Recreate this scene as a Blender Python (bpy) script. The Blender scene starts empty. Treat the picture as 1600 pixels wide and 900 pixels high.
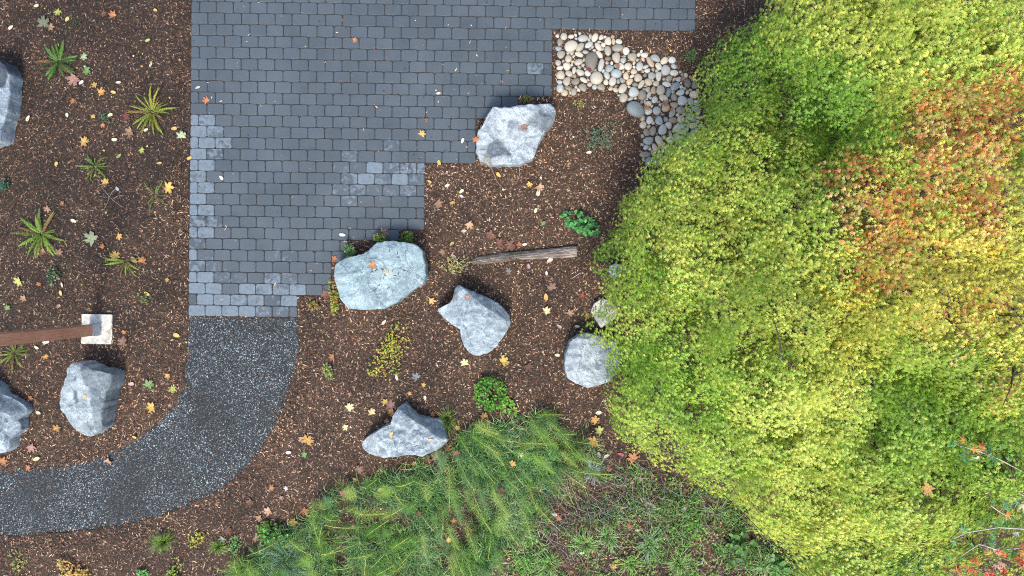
import bpy, math, random
import numpy as np
from mathutils import Vector, Matrix
from mathutils.bvhtree import BVHTree

# ------------------------------------------------------------------ camera, sky, sun, exposure
S = bpy.context.scene
COL = S.collection
H = 9.3                 # camera height above the garden, metres
PPM = 115.0             # photo pixels per metre on the ground
cam_d = bpy.data.cameras.new('camera')
cam = bpy.data.objects.new('camera', cam_d)
COL.objects.link(cam)
cam.location = (0, 0, H)
cam_d.sensor_width = 36
cam_d.lens = 18 * H / (800 / PPM)
cam_d.clip_end = 500
S.camera = cam

SUN_EL, SUN_AZ = 54, 184          # light from below-left of the picture
w = bpy.data.worlds.new('World')
S.world = w
w.use_nodes = True
nt = w.node_tree
nt.nodes.clear()
wo = nt.nodes.new('ShaderNodeOutputWorld')
bg = nt.nodes.new('ShaderNodeBackground')
sky = nt.nodes.new('ShaderNodeTexSky')
sky.sky_type = 'NISHITA'
sky.sun_disc = False
sky.sun_elevation = math.radians(SUN_EL)
sky.sun_rotation = math.radians(SUN_AZ)
sky.dust_density = 3.0
sky.air_density = 1.0
bg.inputs[1].default_value = 0.15
nt.links.new(sky.outputs[0], bg.inputs[0])
nt.links.new(bg.outputs[0], wo.inputs[0])
sd = bpy.data.lights.new('sun', 'SUN')
sd.energy = 1.45
sd.angle = math.radians(12)
sd.color = (1.0, 0.97, 0.88)
sun = bpy.data.objects.new('sun', sd)
COL.objects.link(sun)
el, az = math.radians(SUN_EL), math.radians(SUN_AZ)
sv = Vector((math.sin(az) * math.cos(el), math.cos(az) * math.cos(el), math.sin(el)))
sun.rotation_euler = sv.to_track_quat('Z', 'Y').to_euler()
sun.location = sv * 20
S.view_settings.view_transform = 'Standard'
S.view_settings.look = 'None'
S.view_settings.gamma = 1
S.view_settings.use_curve_mapping = False
S.view_settings.exposure = 1.12
S.cycles.filter_width = 1.1
S.cycles.use_denoising = False

R = np.random.default_rng(7)
random.seed(7)
TAU = 2 * math.pi

# ------------------------------------------------------------------ helpers
def W(px, py, z=0.0):
    s = (H - z) / H / PPM
    return Vector(((px - 800) * s, (450 - py) * s, z))

def WN(px, py, z=0.0):
    s = (H - z) / H / PPM
    return np.stack([(px - 800) * s, (450 - py) * s], -1)

_L = {}
def vn(x, y, seed=0):
    """smooth value noise 0..1"""
    if seed not in _L:
        _L[seed] = np.random.default_rng(1000 + seed).random((256, 256))
    g = _L[seed]
    x = np.asarray(x, float); y = np.asarray(y, float)
    xi = np.floor(x).astype(int); yi = np.floor(y).astype(int)
    fx = x - xi; fy = y - yi
    fx = fx * fx * (3 - 2 * fx); fy = fy * fy * (3 - 2 * fy)
    a = g[xi % 256, yi % 256]; b = g[(xi + 1) % 256, yi % 256]
    c = g[xi % 256, (yi + 1) % 256]; d = g[(xi + 1) % 256, (yi + 1) % 256]
    return (a * (1 - fx) + b * fx) * (1 - fy) + (c * (1 - fx) + d * fx) * fy

def fbm(x, y, seed=0, n=4):
    t = 0; a = 1; s = 0
    for i in range(n):
        t = t + a * vn(x * 2 ** i + 7.3 * i, y * 2 ** i + 3.1 * i, seed + i); s += a; a *= .5
    return t / s

def inside(poly, x, y):
    poly = np.asarray(poly, float)
    r = np.zeros(np.shape(x), bool)
    n = len(poly)
    for i in range(n):
        x1, y1 = poly[i]; x2, y2 = poly[(i + 1) % n]
        c = ((y1 > y) != (y2 > y)) & (x < (x2 - x1) * (y - y1) / (y2 - y1 + 1e-12) + x1)
        r ^= c
    return r

def pdist(poly, x, y):
    poly = np.asarray(poly, float)
    d = np.full(np.shape(x), 1e9)
    n = len(poly)
    for i in range(n):
        a = poly[i]; b = poly[(i + 1) % n]
        ab = b - a; L = (ab ** 2).sum() + 1e-12
        t = np.clip(((x - a[0]) * ab[0] + (y - a[1]) * ab[1]) / L, 0, 1)
        d = np.minimum(d, np.hypot(x - a[0] - t * ab[0], y - a[1] - t * ab[1]))
    return d

def mesh_np(name, V, F, cols=None, smooth=False):
    """V n x 3, F m x k (k = 3 or 4) or a list of faces"""
    me = bpy.data.meshes.new(name)
    V = np.asarray(V, np.float32)
    if isinstance(F, np.ndarray):
        m, k = F.shape
        me.vertices.add(len(V)); me.vertices.foreach_set('co', V.ravel())
        me.loops.add(m * k); me.loops.foreach_set('vertex_index', F.astype(np.int32).ravel())
        me.polygons.add(m)
        me.polygons.foreach_set('loop_start', np.arange(0, m * k, k, dtype=np.int32))
        me.update(calc_edges=True)
    else:
        me.from_pydata([tuple(map(float, v)) for v in V], [], F)
        me.update()
    if cols is not None:
        ca = me.color_attributes.new('Col', 'FLOAT_COLOR', 'POINT')
        cc = np.ones((len(V), 4), np.float32); cc[:, :3] = cols
        ca.data.foreach_set('color', cc.ravel())
    if smooth:
        me.polygons.foreach_set('use_smooth', np.ones(len(me.polygons), bool))
    return me

def obj(name, me, mat=None, parent=None, loc=None, kind=None):
    o = bpy.data.objects.new(name, me)
    COL.objects.link(o)
    if mat is not None and len(me.materials) == 0:
        me.materials.append(mat)
    if parent: o.parent = parent
    if loc is not None: o.location = loc
    if kind: o['kind'] = kind
    return o

def thing(name, label, cat, loc=(0, 0, 0), rz=0, group=None):
    o = bpy.data.objects.new(name, None)
    COL.objects.link(o)
    o.empty_display_size = .1
    o.location = loc; o.rotation_euler = (0, 0, rz)
    return tag(o, label, cat, group)

def tag(o, label, cat, group=None):
    o['label'] = label; o['category'] = cat
    if group: o['group'] = group
    return o

class MB:
    """collects geometry with a colour per vertex"""
    def __init__(s): s.v = []; s.f = []; s.c = []; s.n = 0
    def add(s, V, F, c):
        V = np.asarray(V, float)
        s.v.append(V); s.f += [[i + s.n for i in f] for f in F]
        c = np.asarray(c, float)
        s.c.append(np.tile(c, (len(V), 1)) if c.ndim == 1 else c)
        s.n += len(V)
    def tube(s, P, r, c, k=5):
        P = [Vector(p) for p in P]; V = []; F = []
        n = len(P)
        rr = r if hasattr(r, '__len__') else [r] * n
        for i, p in enumerate(P):
            d = (P[min(i + 1, n - 1)] - P[max(i - 1, 0)]).normalized()
            a = d.orthogonal().normalized() if i == 0 else (a - d * a.dot(d)).normalized()
            b = d.cross(a)
            for j in range(k):
                t = TAU * j / k
                V.append(p + (a * math.cos(t) + b * math.sin(t)) * rr[i])
        for i in range(n - 1):
            for j in range(k):
                F.append([i * k + j, i * k + (j + 1) % k, (i + 1) * k + (j + 1) % k, (i + 1) * k + j])
        F.append(list(range(k))[::-1]); F.append([(n - 1) * k + j for j in range(k)])
        s.add([tuple(v) for v in V], F, c)
    def mesh(s, name, smooth=False):
        return mesh_np(name, np.concatenate(s.v), s.f, np.concatenate(s.c), smooth)

# ------------------------------------------------------------------ materials
def newmat(name):
    m = bpy.data.materials.new(name); m.use_nodes = True
    t = m.node_tree; t.nodes.clear()
    out = t.nodes.new('ShaderNodeOutputMaterial')
    b = t.nodes.new('ShaderNodeBsdfPrincipled')
    t.links.new(b.outputs[0], out.inputs[0])
    return m, t, b, out

def N(t, typ, **k):
    n = t.nodes.new(typ)
    for a, v in k.items(): setattr(n, a, v)
    return n

def noise(t, vec, scale, detail=4, rough=.55, dist=0):
    n = N(t, 'ShaderNodeTexNoise')
    n.inputs['Scale'].default_value = scale; n.inputs['Detail'].default_value = detail
    n.inputs['Roughness'].default_value = rough; n.inputs['Distortion'].default_value = dist
    if vec is not None: t.links.new(vec, n.inputs['Vector'])
    return n.outputs[0]

def ramp(t, fac, stops, interp='LINEAR'):
    r = N(t, 'ShaderNodeValToRGB'); r.color_ramp.interpolation = interp
    e = r.color_ramp.elements
    while len(e) < len(stops): e.new(.5)
    for i, (p, c) in enumerate(stops):
        e[i].position = p
        e[i].color = (c, c, c, 1) if not hasattr(c, '__len__') else (*c, 1)
    t.links.new(fac, r.inputs[0])
    return r.outputs[0]

def mix(t, fac, a, b, mode='MIX'):
    n = N(t, 'ShaderNodeMix', data_type='RGBA', blend_type=mode)
    for s, v in ((n.inputs[0], fac), (n.inputs[6], a), (n.inputs[7], b)):
        if hasattr(v, 'is_linked') or hasattr(v, 'links'): t.links.new(v, s)
        elif hasattr(v, '__len__'): s.default_value = (*v, 1)
        else: s.default_value = v
    return n.outputs[2]

def mth(t, op, a, b=None, clamp=False):
    n = N(t, 'ShaderNodeMath', operation=op, use_clamp=clamp)
    for i, v in enumerate((a, b)):
        if v is None: continue
        if hasattr(v, 'links'): t.links.new(v, n.inputs[i])
        else: n.inputs[i].default_value = v
    return n.outputs[0]

def bump(t, b, h, strength=.3, dist=.01):
    n = N(t, 'ShaderNodeBump'); n.inputs['Strength'].default_value = strength
    n.inputs['Distance'].default_value = dist
    t.links.new(h, n.inputs['Height']); t.links.new(n.outputs[0], b.inputs['Normal'])

def pos(t): return N(t, 'ShaderNodeNewGeometry').outputs['Position']
def objc(t): return N(t, 'ShaderNodeTexCoord').outputs['Object']
def attr(t, name='Col'):
    return N(t, 'ShaderNodeAttribute', attribute_name=name).outputs['Color']
def ocol(t): return N(t, 'ShaderNodeObjectInfo').outputs['Color']

def leafmat(name, source='attr', trans=.35, rough=.5, var=.25, scale=60):
    m, t, b, out = newmat(name)
    c = attr(t) if source == 'attr' else ocol(t)
    if source == 'both': c = mix(t, 1, attr(t), ocol(t), 'MULTIPLY')
    n = noise(t, pos(t), scale, 2)
    v = ramp(t, n, [(.3, 1 - var), (.7, 1 + var)])
    c = mix(t, 1, c, v, 'MULTIPLY')
    t.links.new(c, b.inputs['Base Color'])
    b.inputs['Roughness'].default_value = rough
    b.inputs['Specular IOR Level'].default_value = .35
    tr = N(t, 'ShaderNodeBsdfTranslucent'); t.links.new(c, tr.inputs[0])
    ms = N(t, 'ShaderNodeMixShader'); ms.inputs[0].default_value = trans
    t.links.new(b.outputs[0], ms.inputs[1]); t.links.new(tr.outputs[0], ms.inputs[2])
    t.links.new(ms.outputs[0], out.inputs[0])
    return m

M_LEAF = leafmat('tree_leaf', trans=.38, rough=.45)
M_PLANT = leafmat('plant_leaf', trans=.25)
M_FERN = leafmat('fern_leaf', 'both', trans=.25)
M_FALLEN = leafmat('fallen_leaf', 'both', trans=.12, rough=.6, scale=45)
M_GRASS = leafmat('grass_blade', trans=.25)
M_HORSE = leafmat('horsetail_green', 'both', trans=.3)

m, t, b, _ = newmat('bark_chip')
t.links.new(mix(t, 1, attr(t), ramp(t, noise(t, pos(t), 120, 2), [(.3, .7), (.7, 1.25)]), 'MULTIPLY'), b.inputs['Base Color'])
b.inputs['Roughness'].default_value = .8
M_CHIP = m

m, t, b, _ = newmat('mulch_soil')
p = pos(t)
n1 = noise(t, p, 30, 8, .75)
n2 = noise(t, p, 1.1, 3)
c = ramp(t, n1, [(.35, (.008, .005, .004)), (.5, (.044, .026, .015)), (.68, (.105, .066, .038))])
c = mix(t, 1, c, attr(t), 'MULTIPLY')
t.links.new(c, b.inputs['Base Color']); b.inputs['Roughness'].default_value = .9
bump(t, b, n1, .9, .02)
M_SOIL = m

m, t, b, _ = newmat('outer_soil')
n1 = noise(t, pos(t), 26, 8, .75)
t.links.new(ramp(t, n1, [(.35, (.01, .006, .004)), (.5, (.035, .02, .013)), (.68, (.09, .055, .035))]), b.inputs['Base Color'])
b.inputs['Roughness'].default_value = .9
bump(t, b, n1, .9, .02)
M_OUTER = m

def paver_mat(name, use_attr):
    m, t, b, _ = newmat(name)
    sx = N(t, 'ShaderNodeSeparateColor'); t.links.new(attr(t) if use_attr else ocol(t), sx.inputs[0])
    wgt, bri = sx.outputs[0], sx.outputs[1]
    p = pos(t)
    n = mth(t, 'ADD', mth(t, 'MULTIPLY', noise(t, p, 15, 4, .6, .5), .72), mth(t, 'MULTIPLY', noise(t, p, 4, 3, .6), .28))
    base = mix(t, bri, (.046, .061, .074), (.060, .077, .093))
    fine = ramp(t, noise(t, p, 240, 3, .7), [(.3, .72), (.72, 1.3)])
    base = mix(t, 1, base, fine, 'MULTIPLY')
    base = mix(t, ramp(t, noise(t, p, 1.3, 4, .6), [(.42, 0), (.7, .3)]), base, (.115, .14, .16))
    msk = mth(t, 'ADD', n, wgt)
    msk = mth(t, 'MULTIPLY', mth(t, 'SUBTRACT', msk, .83), 8.0, True)
    msk2 = mth(t, 'MULTIPLY', msk, ramp(t, noise(t, p, 22, 4, .7), [(.25, .35), (.65, .85)]))
    c = mix(t, msk2, base, (.165, .21, .25))
    t.links.new(c, b.inputs['Base Color'])
    t.links.new(ramp(t, noise(t, p, 3, 3), [(.3, .55), (.7, .8)]), b.inputs['Roughness'])
    bump(t, b, noise(t, p, 160, 4, .7), .35, .004)
    return m
M_PAVER = paver_mat('paver_concrete', False)
M_PAVER_S = paver_mat('paver_concrete_field', True)

m, t, b, _ = newmat('joint_sand')
n1 = noise(t, pos(t), 130, 5, .7)
t.links.new(ramp(t, n1, [(.35, (.022, .021, .021)), (.7, (.075, .068, .062))]), b.inputs['Base Color'])
b.inputs['Roughness'].default_value = .95
bump(t, b, n1, .5, .004)
M_SAND = m

m, t, b, _ = newmat('path_binder')
p = pos(t)
v = N(t, 'ShaderNodeTexVoronoi'); v.inputs['Scale'].default_value = 95; t.links.new(p, v.inputs['Vector'])
hs = N(t, 'ShaderNodeSeparateColor'); t.links.new(v.outputs['Color'], hs.inputs[0])
g = ramp(t, hs.outputs[0], [(0, (.004, .007, .009)), (.7, (.013, .019, .023)), (.92, (.045, .06, .068)), (1, (.2, .23, .25))])
g = mix(t, 1, g, ramp(t, noise(t, p, 1.6, 4, .6), [(.35, .7), (.65, 1.25)]), 'MULTIPLY')
t.links.new(g, b.inputs['Base Color']); b.inputs['Roughness'].default_value = .75
bump(t, b, v.outputs['Distance'], .6, .006)
M_PATH = m

m, t, b, _ = newmat('path_gravel')
t.links.new(attr(t), b.inputs['Base Color']); b.inputs['Roughness'].default_value = .65
M_GRAVEL = m

m, t, b, _ = newmat('boulder_rock')
p = pos(t)
sx = N(t, 'ShaderNodeSeparateColor'); t.links.new(attr(t), sx.inputs[0])
big = noise(t, p, 2.2, 6, .62, 1.2)
mid = noise(t, p, 11, 8, .7, .5)
fin = noise(t, p, 75, 5, .75)
c = ramp(t, big, [(.3, (.16, .195, .225)), (.5, (.25, .295, .325)), (.68, (.37, .415, .44))])
c = mix(t, ramp(t, mid, [(.46, 0), (.68, .75)]), c, (.44, .50, .54))
c = mix(t, ramp(t, mid, [(.28, .8), (.42, 0)]), c, (.10, .13, .16))
# pale mineral veins
nv = N(t, 'ShaderNodeTexNoise'); nv.inputs['Scale'].default_value = 3.0; nv.inputs['Detail'].default_value = 5
t.links.new(p, nv.inputs['Vector'])
vm = N(t, 'ShaderNodeMix', data_type='VECTOR'); vm.inputs[0].default_value = .55
t.links.new(p, vm.inputs[4]); t.links.new(nv.outputs['Color'], vm.inputs[5])
vv = N(t, 'ShaderNodeTexVoronoi', feature='DISTANCE_TO_EDGE'); vv.inputs['Scale'].default_value = 7
t.links.new(vm.outputs[1], vv.inputs['Vector'])
vein = mth(t, 'MULTIPLY', ramp(t, vv.outputs['Distance'], [(0, .9), (.035, 0)]), ramp(t, noise(t, p, 5, 3, .6), [(.42, .05), (.6, .8)]))
c = mix(t, vein, c, (.62, .68, .71))
vw = N(t, 'ShaderNodeTexVoronoi', feature='DISTANCE_TO_EDGE'); vw.inputs['Scale'].default_value = 15
t.links.new(vm.outputs[1], vw.inputs['Vector'])
c = mix(t, mth(t, 'MULTIPLY', ramp(t, vw.outputs['Distance'], [(0, .6), (.05, 0)]), ramp(t, noise(t, p, 7, 3, .6), [(.5, 0), (.62, .8)])), c, (.5, .57, .6))
vc = N(t, 'ShaderNodeTexVoronoi', feature='DISTANCE_TO_EDGE'); vc.inputs['Scale'].default_value = 3.1
vm2 = N(t, 'ShaderNodeMix', data_type='VECTOR'); vm2.inputs[0].default_value = .22
t.links.new(p, vm2.inputs[4]); t.links.new(nv.outputs['Color'], vm2.inputs[5]); t.links.new(vm2.outputs[1], vc.inputs['Vector'])
crack = ramp(t, vc.outputs['Distance'], [(0, 1), (.018, 0)])
c = mix(t, mth(t, 'MULTIPLY', crack, .6), c, (.05, .065, .08))
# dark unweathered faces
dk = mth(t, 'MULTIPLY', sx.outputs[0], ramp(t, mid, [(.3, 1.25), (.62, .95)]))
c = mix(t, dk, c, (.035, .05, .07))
c = mix(t, sx.outputs[1], c, (.13, .12, .085))
c = mix(t, 1, c, ramp(t, fin, [(.25, .68), (.75, 1.25)]), 'MULTIPLY')
c = mix(t, 1, c, ocol(t), 'MULTIPLY')
t.links.new(c, b.inputs['Base Color']); b.inputs['Roughness'].default_value = .72
hh = mth(t, 'ADD', mth(t, 'MULTIPLY', mid, 1.0), mth(t, 'MULTIPLY', fin, .35))
bump(t, b, hh, .75, .03)
M_ROCK = m

m, t, b, _ = newmat('river_stone')
p = objc(t)
c = mix(t, 1, ocol(t), ramp(t, noise(t, p, 18, 5, .65, .6), [(.3, .72), (.7, 1.15)]), 'MULTIPLY')
t.links.new(c, b.inputs['Base Color']); b.inputs['Roughness'].default_value = .55
bump(t, b, noise(t, p, 60, 4), .15, .004)
M_STONE = m

def wood_mat(name, c1, c2, c3, sc=(1, 1, 12), rough=.6):
    m, t, b, _ = newmat(name)
    mp = N(t, 'ShaderNodeMapping'); mp.inputs['Scale'].default_value = sc
    t.links.new(objc(t), mp.inputs[0])
    n = noise(t, mp.outputs[0], 6, 6, .65, .4)
    n2 = noise(t, objc(t), 2.0, 3)
    c = ramp(t, n, [(.3, c1), (.5, c2), (.7, c3)])
    c = mix(t, 1, c, ramp(t, n2, [(.3, .75), (.7, 1.2)]), 'MULTIPLY')
    t.links.new(c, b.inputs['Base Color']); b.inputs['Roughness'].default_value = rough
    bump(t, b, n, .4, .006)
    return m
M_POST = wood_mat('stained_timber', (.36, .15, .085), (.52, .24, .14), (.62, .32, .21), (14, 14, .8))
M_LOG = wood_mat('weathered_log', (.03, .024, .02), (.13, .105, .088), (.50, .44, .39), (.9, 13, 13), .8)
M_BARK = wood_mat('maple_bark', (.03, .024, .018), (.06, .05, .04), (.11, .09, .07), (8, 8, 2), .85)

m, t, b, _ = newmat('galvanised_steel')
b.inputs['Metallic'].default_value = .35; b.inputs['Roughness'].default_value = .5
n1 = noise(t, objc(t), 30, 4)
t.links.new(ramp(t, n1, [(.3, (.25, .28, .32)), (.7, (.42, .46, .52))]), b.inputs['Base Color'])
M_STEEL = m

m, t, b, _ = newmat('white_concrete')
p = objc(t)
c = ramp(t, noise(t, p, 14, 6, .65), [(.3, (.36, .34, .28)), (.6, (.60, .58, .51))])
c = mix(t, ramp(t, noise(t, p, 9, 5, .7, .5), [(.57, 0), (.68, .75)]), c, (.16, .09, .05))
t.links.new(c, b.inputs['Base Color']); b.inputs['Roughness'].default_value = .8
bump(t, b, noise(t, p, 40, 5), .4, .006)
M_CONC = m

m, t, b, _ = newmat('black_plastic_tube')
b.inputs['Base Color'].default_value = (.02, .02, .022, 1); b.inputs['Roughness'].default_value = .45
M_TUBE = m
m, t, b, _ = newmat('dry_stem')
t.links.new(mix(t, 1, attr(t), ramp(t, noise(t, pos(t), 40, 3), [(.3, .7), (.7, 1.2)]), 'MULTIPLY'), b.inputs['Base Color'])
b.inputs['Roughness'].default_value = .7
M_STEM = m

# ------------------------------------------------------------------ ground plan (photo pixels, then metres)
U0 = np.array([300.0, 2.3]); EX = np.array([1, .015]); EY = np.array([-.0102, 1])
PW = 26.22
def rowv(k): return 17.72 * k - .0065 * k * k
def rows_w(k):
    if k <= 1: return 30
    if k <= 7: return 21.5
    if k <= 9: return 19.5
    if k <= 13: return 17
    if k <= 19: return 14
    if k <= 20: return 12.5
    if k <= 22: return 9.5
    if k <= 25: return 8.5
    return 6.5
K0, K1 = -5, 27
def uv(u, v): return U0 + EX * u + EY * v
pp = [uv(0, rowv(K0))]
for k in range(K0, K1 + 1):
    pp.append(uv(rows_w(k) * PW, rowv(k))); pp.append(uv(rows_w(k) * PW, rowv(k + 1)))
pp.append(uv(0, rowv(K1 + 1)))
PATIO_PX = np.array(pp)
PATH_PX = np.array([(-140, 846), (0, 837), (60, 834), (130, 828), (200, 817), (250, 806), (300, 786), (345, 762), (385, 728),
                    (412, 694), (430, 662), (446, 630), (458, 596), (465, 560), (467, 530), (466, 497), (294, 494), (293, 530),
                    (292, 570), (286, 606), (270, 640), (240, 668), (205, 692), (165, 712), (120, 724), (60, 731), (0, 735), (-140, 740)])
def organic(P, amp, seed):
    P = np.asarray(P, float); out = []; n = len(P)
    for i in range(n):
        a, b, c, d = P[(i - 1) % n], P[i], P[(i + 1) % n], P[(i + 2) % n]
        m = max(1, int(np.hypot(*(c - b)) / 4))
        straight = i in (14, 15, 16, 17) or np.hypot(*(c - b)) > 150
        for k in range(m):
            t = k / m
            q = b + (c - b) * t if straight else .5 * ((2 * b) + (c - a) * t + (2 * a - 5 * b + 4 * c - d) * t * t + (3 * b - a - 3 * c + d) * t ** 3)
            j = 0 if straight else amp
            out.append(q + (np.array([vn(q[0] / 9, q[1] / 9, seed), vn(q[0] / 9, q[1] / 9, seed + 1)]) - .5) * 2 * j + (np.array([vn(q[0] / 3, q[1] / 3, seed + 2), vn(q[0] / 3, q[1] / 3, seed + 3)]) - .5) * j)
    return np.array(out)
PATH_PX = organic(PATH_PX, 2.2, 140)
def toW(P): return np.stack([(P[:, 0] - 800) / PPM, (450 - P[:, 1]) / PPM], -1)
PATIO, PATH = toW(PATIO_PX), toW(PATH_PX)
HARD = [PATIO, PATH]

PATH = PATH + 0
def hard_depth(x, y):
    """>0 inside the patio or the path (metres from the edge), <0 outside"""
    d = np.full(np.shape(x), -1e9)
    for P in HARD:
        q = pdist(P, x, y); q = np.where(inside(P, x, y), q, -q)
        d = np.maximum(d, q)
    return d

def gh_soft(x, y):
    x = np.asarray(x, float); y = np.asarray(y, float)
    return (fbm(x * .8, y * .8, 3, 3) - .5) * .05 + (fbm(x * 5, y * 5, 11, 3) - .5) * .035 + .012

# ---- ground sheet
xs = np.arange(-8.4, 8.41, .04); ys = np.arange(-5.4, 5.41, .04)
X, Y = np.meshgrid(xs, ys)
hd = hard_depth(X, Y)
Z = gh_soft(X, Y)
edge = np.clip((hd - .005) / .05, 0, 1)
Z = Z * (1 - edge) + (-.09) * edge
near = np.clip((hd + .3) / .25, 0, 1)
Z = np.where(hd < -.05, Z * (1 - near * .6) + .0 * near, Z)
bord = np.minimum.reduce([X + 8.4, 8.4 - X, Y + 5.4, 5.4 - Y])
Z = Z * np.clip(bord / .6, 0, 1) + .0
ny, nx = X.shape
idx = np.arange(nx * ny).reshape(ny, nx)
F = np.stack([idx[:-1, :-1], idx[:-1, 1:], idx[1:, 1:], idx[1:, :-1]], -1).reshape(-1, 4)

def mulch_shade(x, y):
    """mulch tone factor: painted shade over the upper left bed, random patches everywhere"""
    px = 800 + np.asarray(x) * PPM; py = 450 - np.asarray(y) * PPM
    q = .28 + .68 * np.clip((px - 20) / 330, 0, 1) * np.clip((px + py - 50) / 500, .55, 1)  # shade and vignette put into the mulch colour, darkest at upper left
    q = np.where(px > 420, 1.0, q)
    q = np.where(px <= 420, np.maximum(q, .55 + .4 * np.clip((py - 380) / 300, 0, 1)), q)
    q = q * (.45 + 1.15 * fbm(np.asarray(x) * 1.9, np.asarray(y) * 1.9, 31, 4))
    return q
dq = mulch_shade(X, Y).ravel()
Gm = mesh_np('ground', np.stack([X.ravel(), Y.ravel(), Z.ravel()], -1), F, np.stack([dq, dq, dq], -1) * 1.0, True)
ground = obj('ground', Gm, M_SOIL, kind='structure')
# outer land to the horizon, one ring round the bed
B = 160.0
V = [(-8.4, -5.4, 0), (8.4, -5.4, 0), (8.4, 5.4, 0), (-8.4, 5.4, 0), (-B, -B, 0), (B, -B, 0), (B, B, 0), (-B, B, 0)]
obj('terrain', mesh_np('terrain', V, [[0, 4, 5, 1], [1, 5, 6, 2], [2, 6, 7, 3], [3, 7, 4, 0]]), M_OUTER, kind='structure')

def gh(x, y): return gh_soft(x, y)

# ------------------------------------------------------------------ paved patio
PT = .022                                        # top of the pavers
def sheet(name, P, z0, z1, mat):
    import bmesh
    bm = bmesh.new()
    f = bm.faces.new([bm.verts.new((x, y, z1)) for x, y in P])
    r = bmesh.ops.extrude_face_region(bm, geom=[f])
    for v_ in r['geom']:
        if isinstance(v_, bmesh.types.BMVert): v_.co.z = z0
    bmesh.ops.recalc_face_normals(bm, faces=bm.faces)
    bmesh.ops.triangulate(bm, faces=[g_ for g_ in bm.faces if len(g_.verts) > 4])
    me = bpy.data.meshes.new(name); bm.to_mesh(me); bm.free()
    return obj(name, me, mat, kind='structure')
patio = sheet('patio', PATIO[::-1], -.07, .009, M_SAND)

def paver_geo(L, Wd, rng):
    """top at z=0; a tumbled block: cut corners and a worn arris"""
    def ring(ins, cut, z):
        a, b_ = L / 2 - ins, Wd / 2 - ins
        q = [(-a + cut, -b_), (a - cut, -b_), (a, -b_ + cut), (a, b_ - cut), (a - cut, b_), (-a + cut, b_), (-a, b_ - cut), (-a, -b_ + cut)]
        return [(x + rng.normal(0, .0012), y + rng.normal(0, .0012), z) for x, y in q]
    V = ring(0, .019, -.06) + ring(0, .019, -.007) + ring(.005, .021, 0)
    F = [[i + r * 8, (i + 1) % 8 + r * 8, (i + 1) % 8 + r * 8 + 8, i + r * 8 + 8] for r in (0, 1) for i in range(8)]
    F.append(list(range(16, 24)))
    return np.array(V), F

def white_w(px, py):
    g = lambda cx, cy, sx_, sy_: math.exp(-((px - cx) / sx_) ** 2 - ((py - cy) / sy_) ** 2)
    q = .9 * max(0, 1 - (px - 296) / 75) * (1 if 185 < py < 600 else .35)
    q += .75 * max(0, min(1, (py - 405) / 45)) * (1 if px < 480 else .4)
    q += .85 * g(600, 272, 75, 48) + .35 * g(520, 320, 90, 40) + .7 * g(455, 392, 60, 20) + .55 * g(838, 115, 30, 40) + .25 * g(620, 225, 50, 30)
    q += .25 * g(1040, 20, 70, 30) + .25 * g(760, 250, 40, 20) + .35 * g(350, 230, 60, 40)
    return q
variants = {}
ex = Vector((EX[0], -EX[1], 0)).normalized(); ang0 = math.atan2(ex.y, ex.x)
GAP = .0062
pav = []
for k in range(K0, K1 + 1):
    wd = rows_w(k); u = 0.0
    first = .5 if k % 2 == 0 else 1.0
    while u < wd - 1e-6:
        l = min(first if u == 0 else 1.0, wd - u)
        c_ = uv((u + l / 2) * PW, (rowv(k) + rowv(k + 1)) / 2)
        pav.append((c_[0], c_[1], l, k)); u += l
def showsize(q): return q[2] * (0 if not (q[0] > 280 and q[1] > 2) else 1), -math.hypot(q[0] - 640, q[1] - 280)
pav.sort(key=showsize, reverse=True)
rr = random.Random(5)
stuffp = MB()
for i, (cx, cy, l, k) in enumerate(pav):
    ph = (rowv(k + 1) - rowv(k)) / PPM
    wt = min(.55, .72 * white_w(cx, cy) * (.40 + .75 * rr.random()))
    if rr.random() < .12: wt *= .4
    br = rr.random()
    p3 = ((cx - 800) / PPM, (450 - cy) / PPM, PT + rr.uniform(-.0022, .0022))
    rz = ang0 + rr.gauss(0, .006)
    if i < 300:
        key = (round(l, 1), i % 8)
        if key not in variants:
            V, Fc = paver_geo(l * PW / PPM - GAP, .1532 - GAP, np.random.default_rng(100 + i))
            variants[key] = mesh_np('paver', V, Fc)
        o = obj('paver', variants[key], M_PAVER, patio, p3)
        o.rotation_euler = (rr.gauss(0, .004), rr.gauss(0, .004), rz)
        o.color = (wt, br, 0, 1)
    else:
        V, Fc = paver_geo(l * PW / PPM - GAP, ph - GAP, np.random.default_rng(i))
        cz, sz = math.cos(rz), math.sin(rz)
        V = np.stack([V[:, 0] * cz - V[:, 1] * sz + p3[0], V[:, 0] * sz + V[:, 1] * cz + p3[1], V[:, 2] + p3[2]], -1)
        stuffp.add(V, Fc, (wt, br, 0))
obj('outer_pavers', stuffp.mesh('outer_pavers'), M_PAVER_S, patio, kind='stuff')

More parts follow.
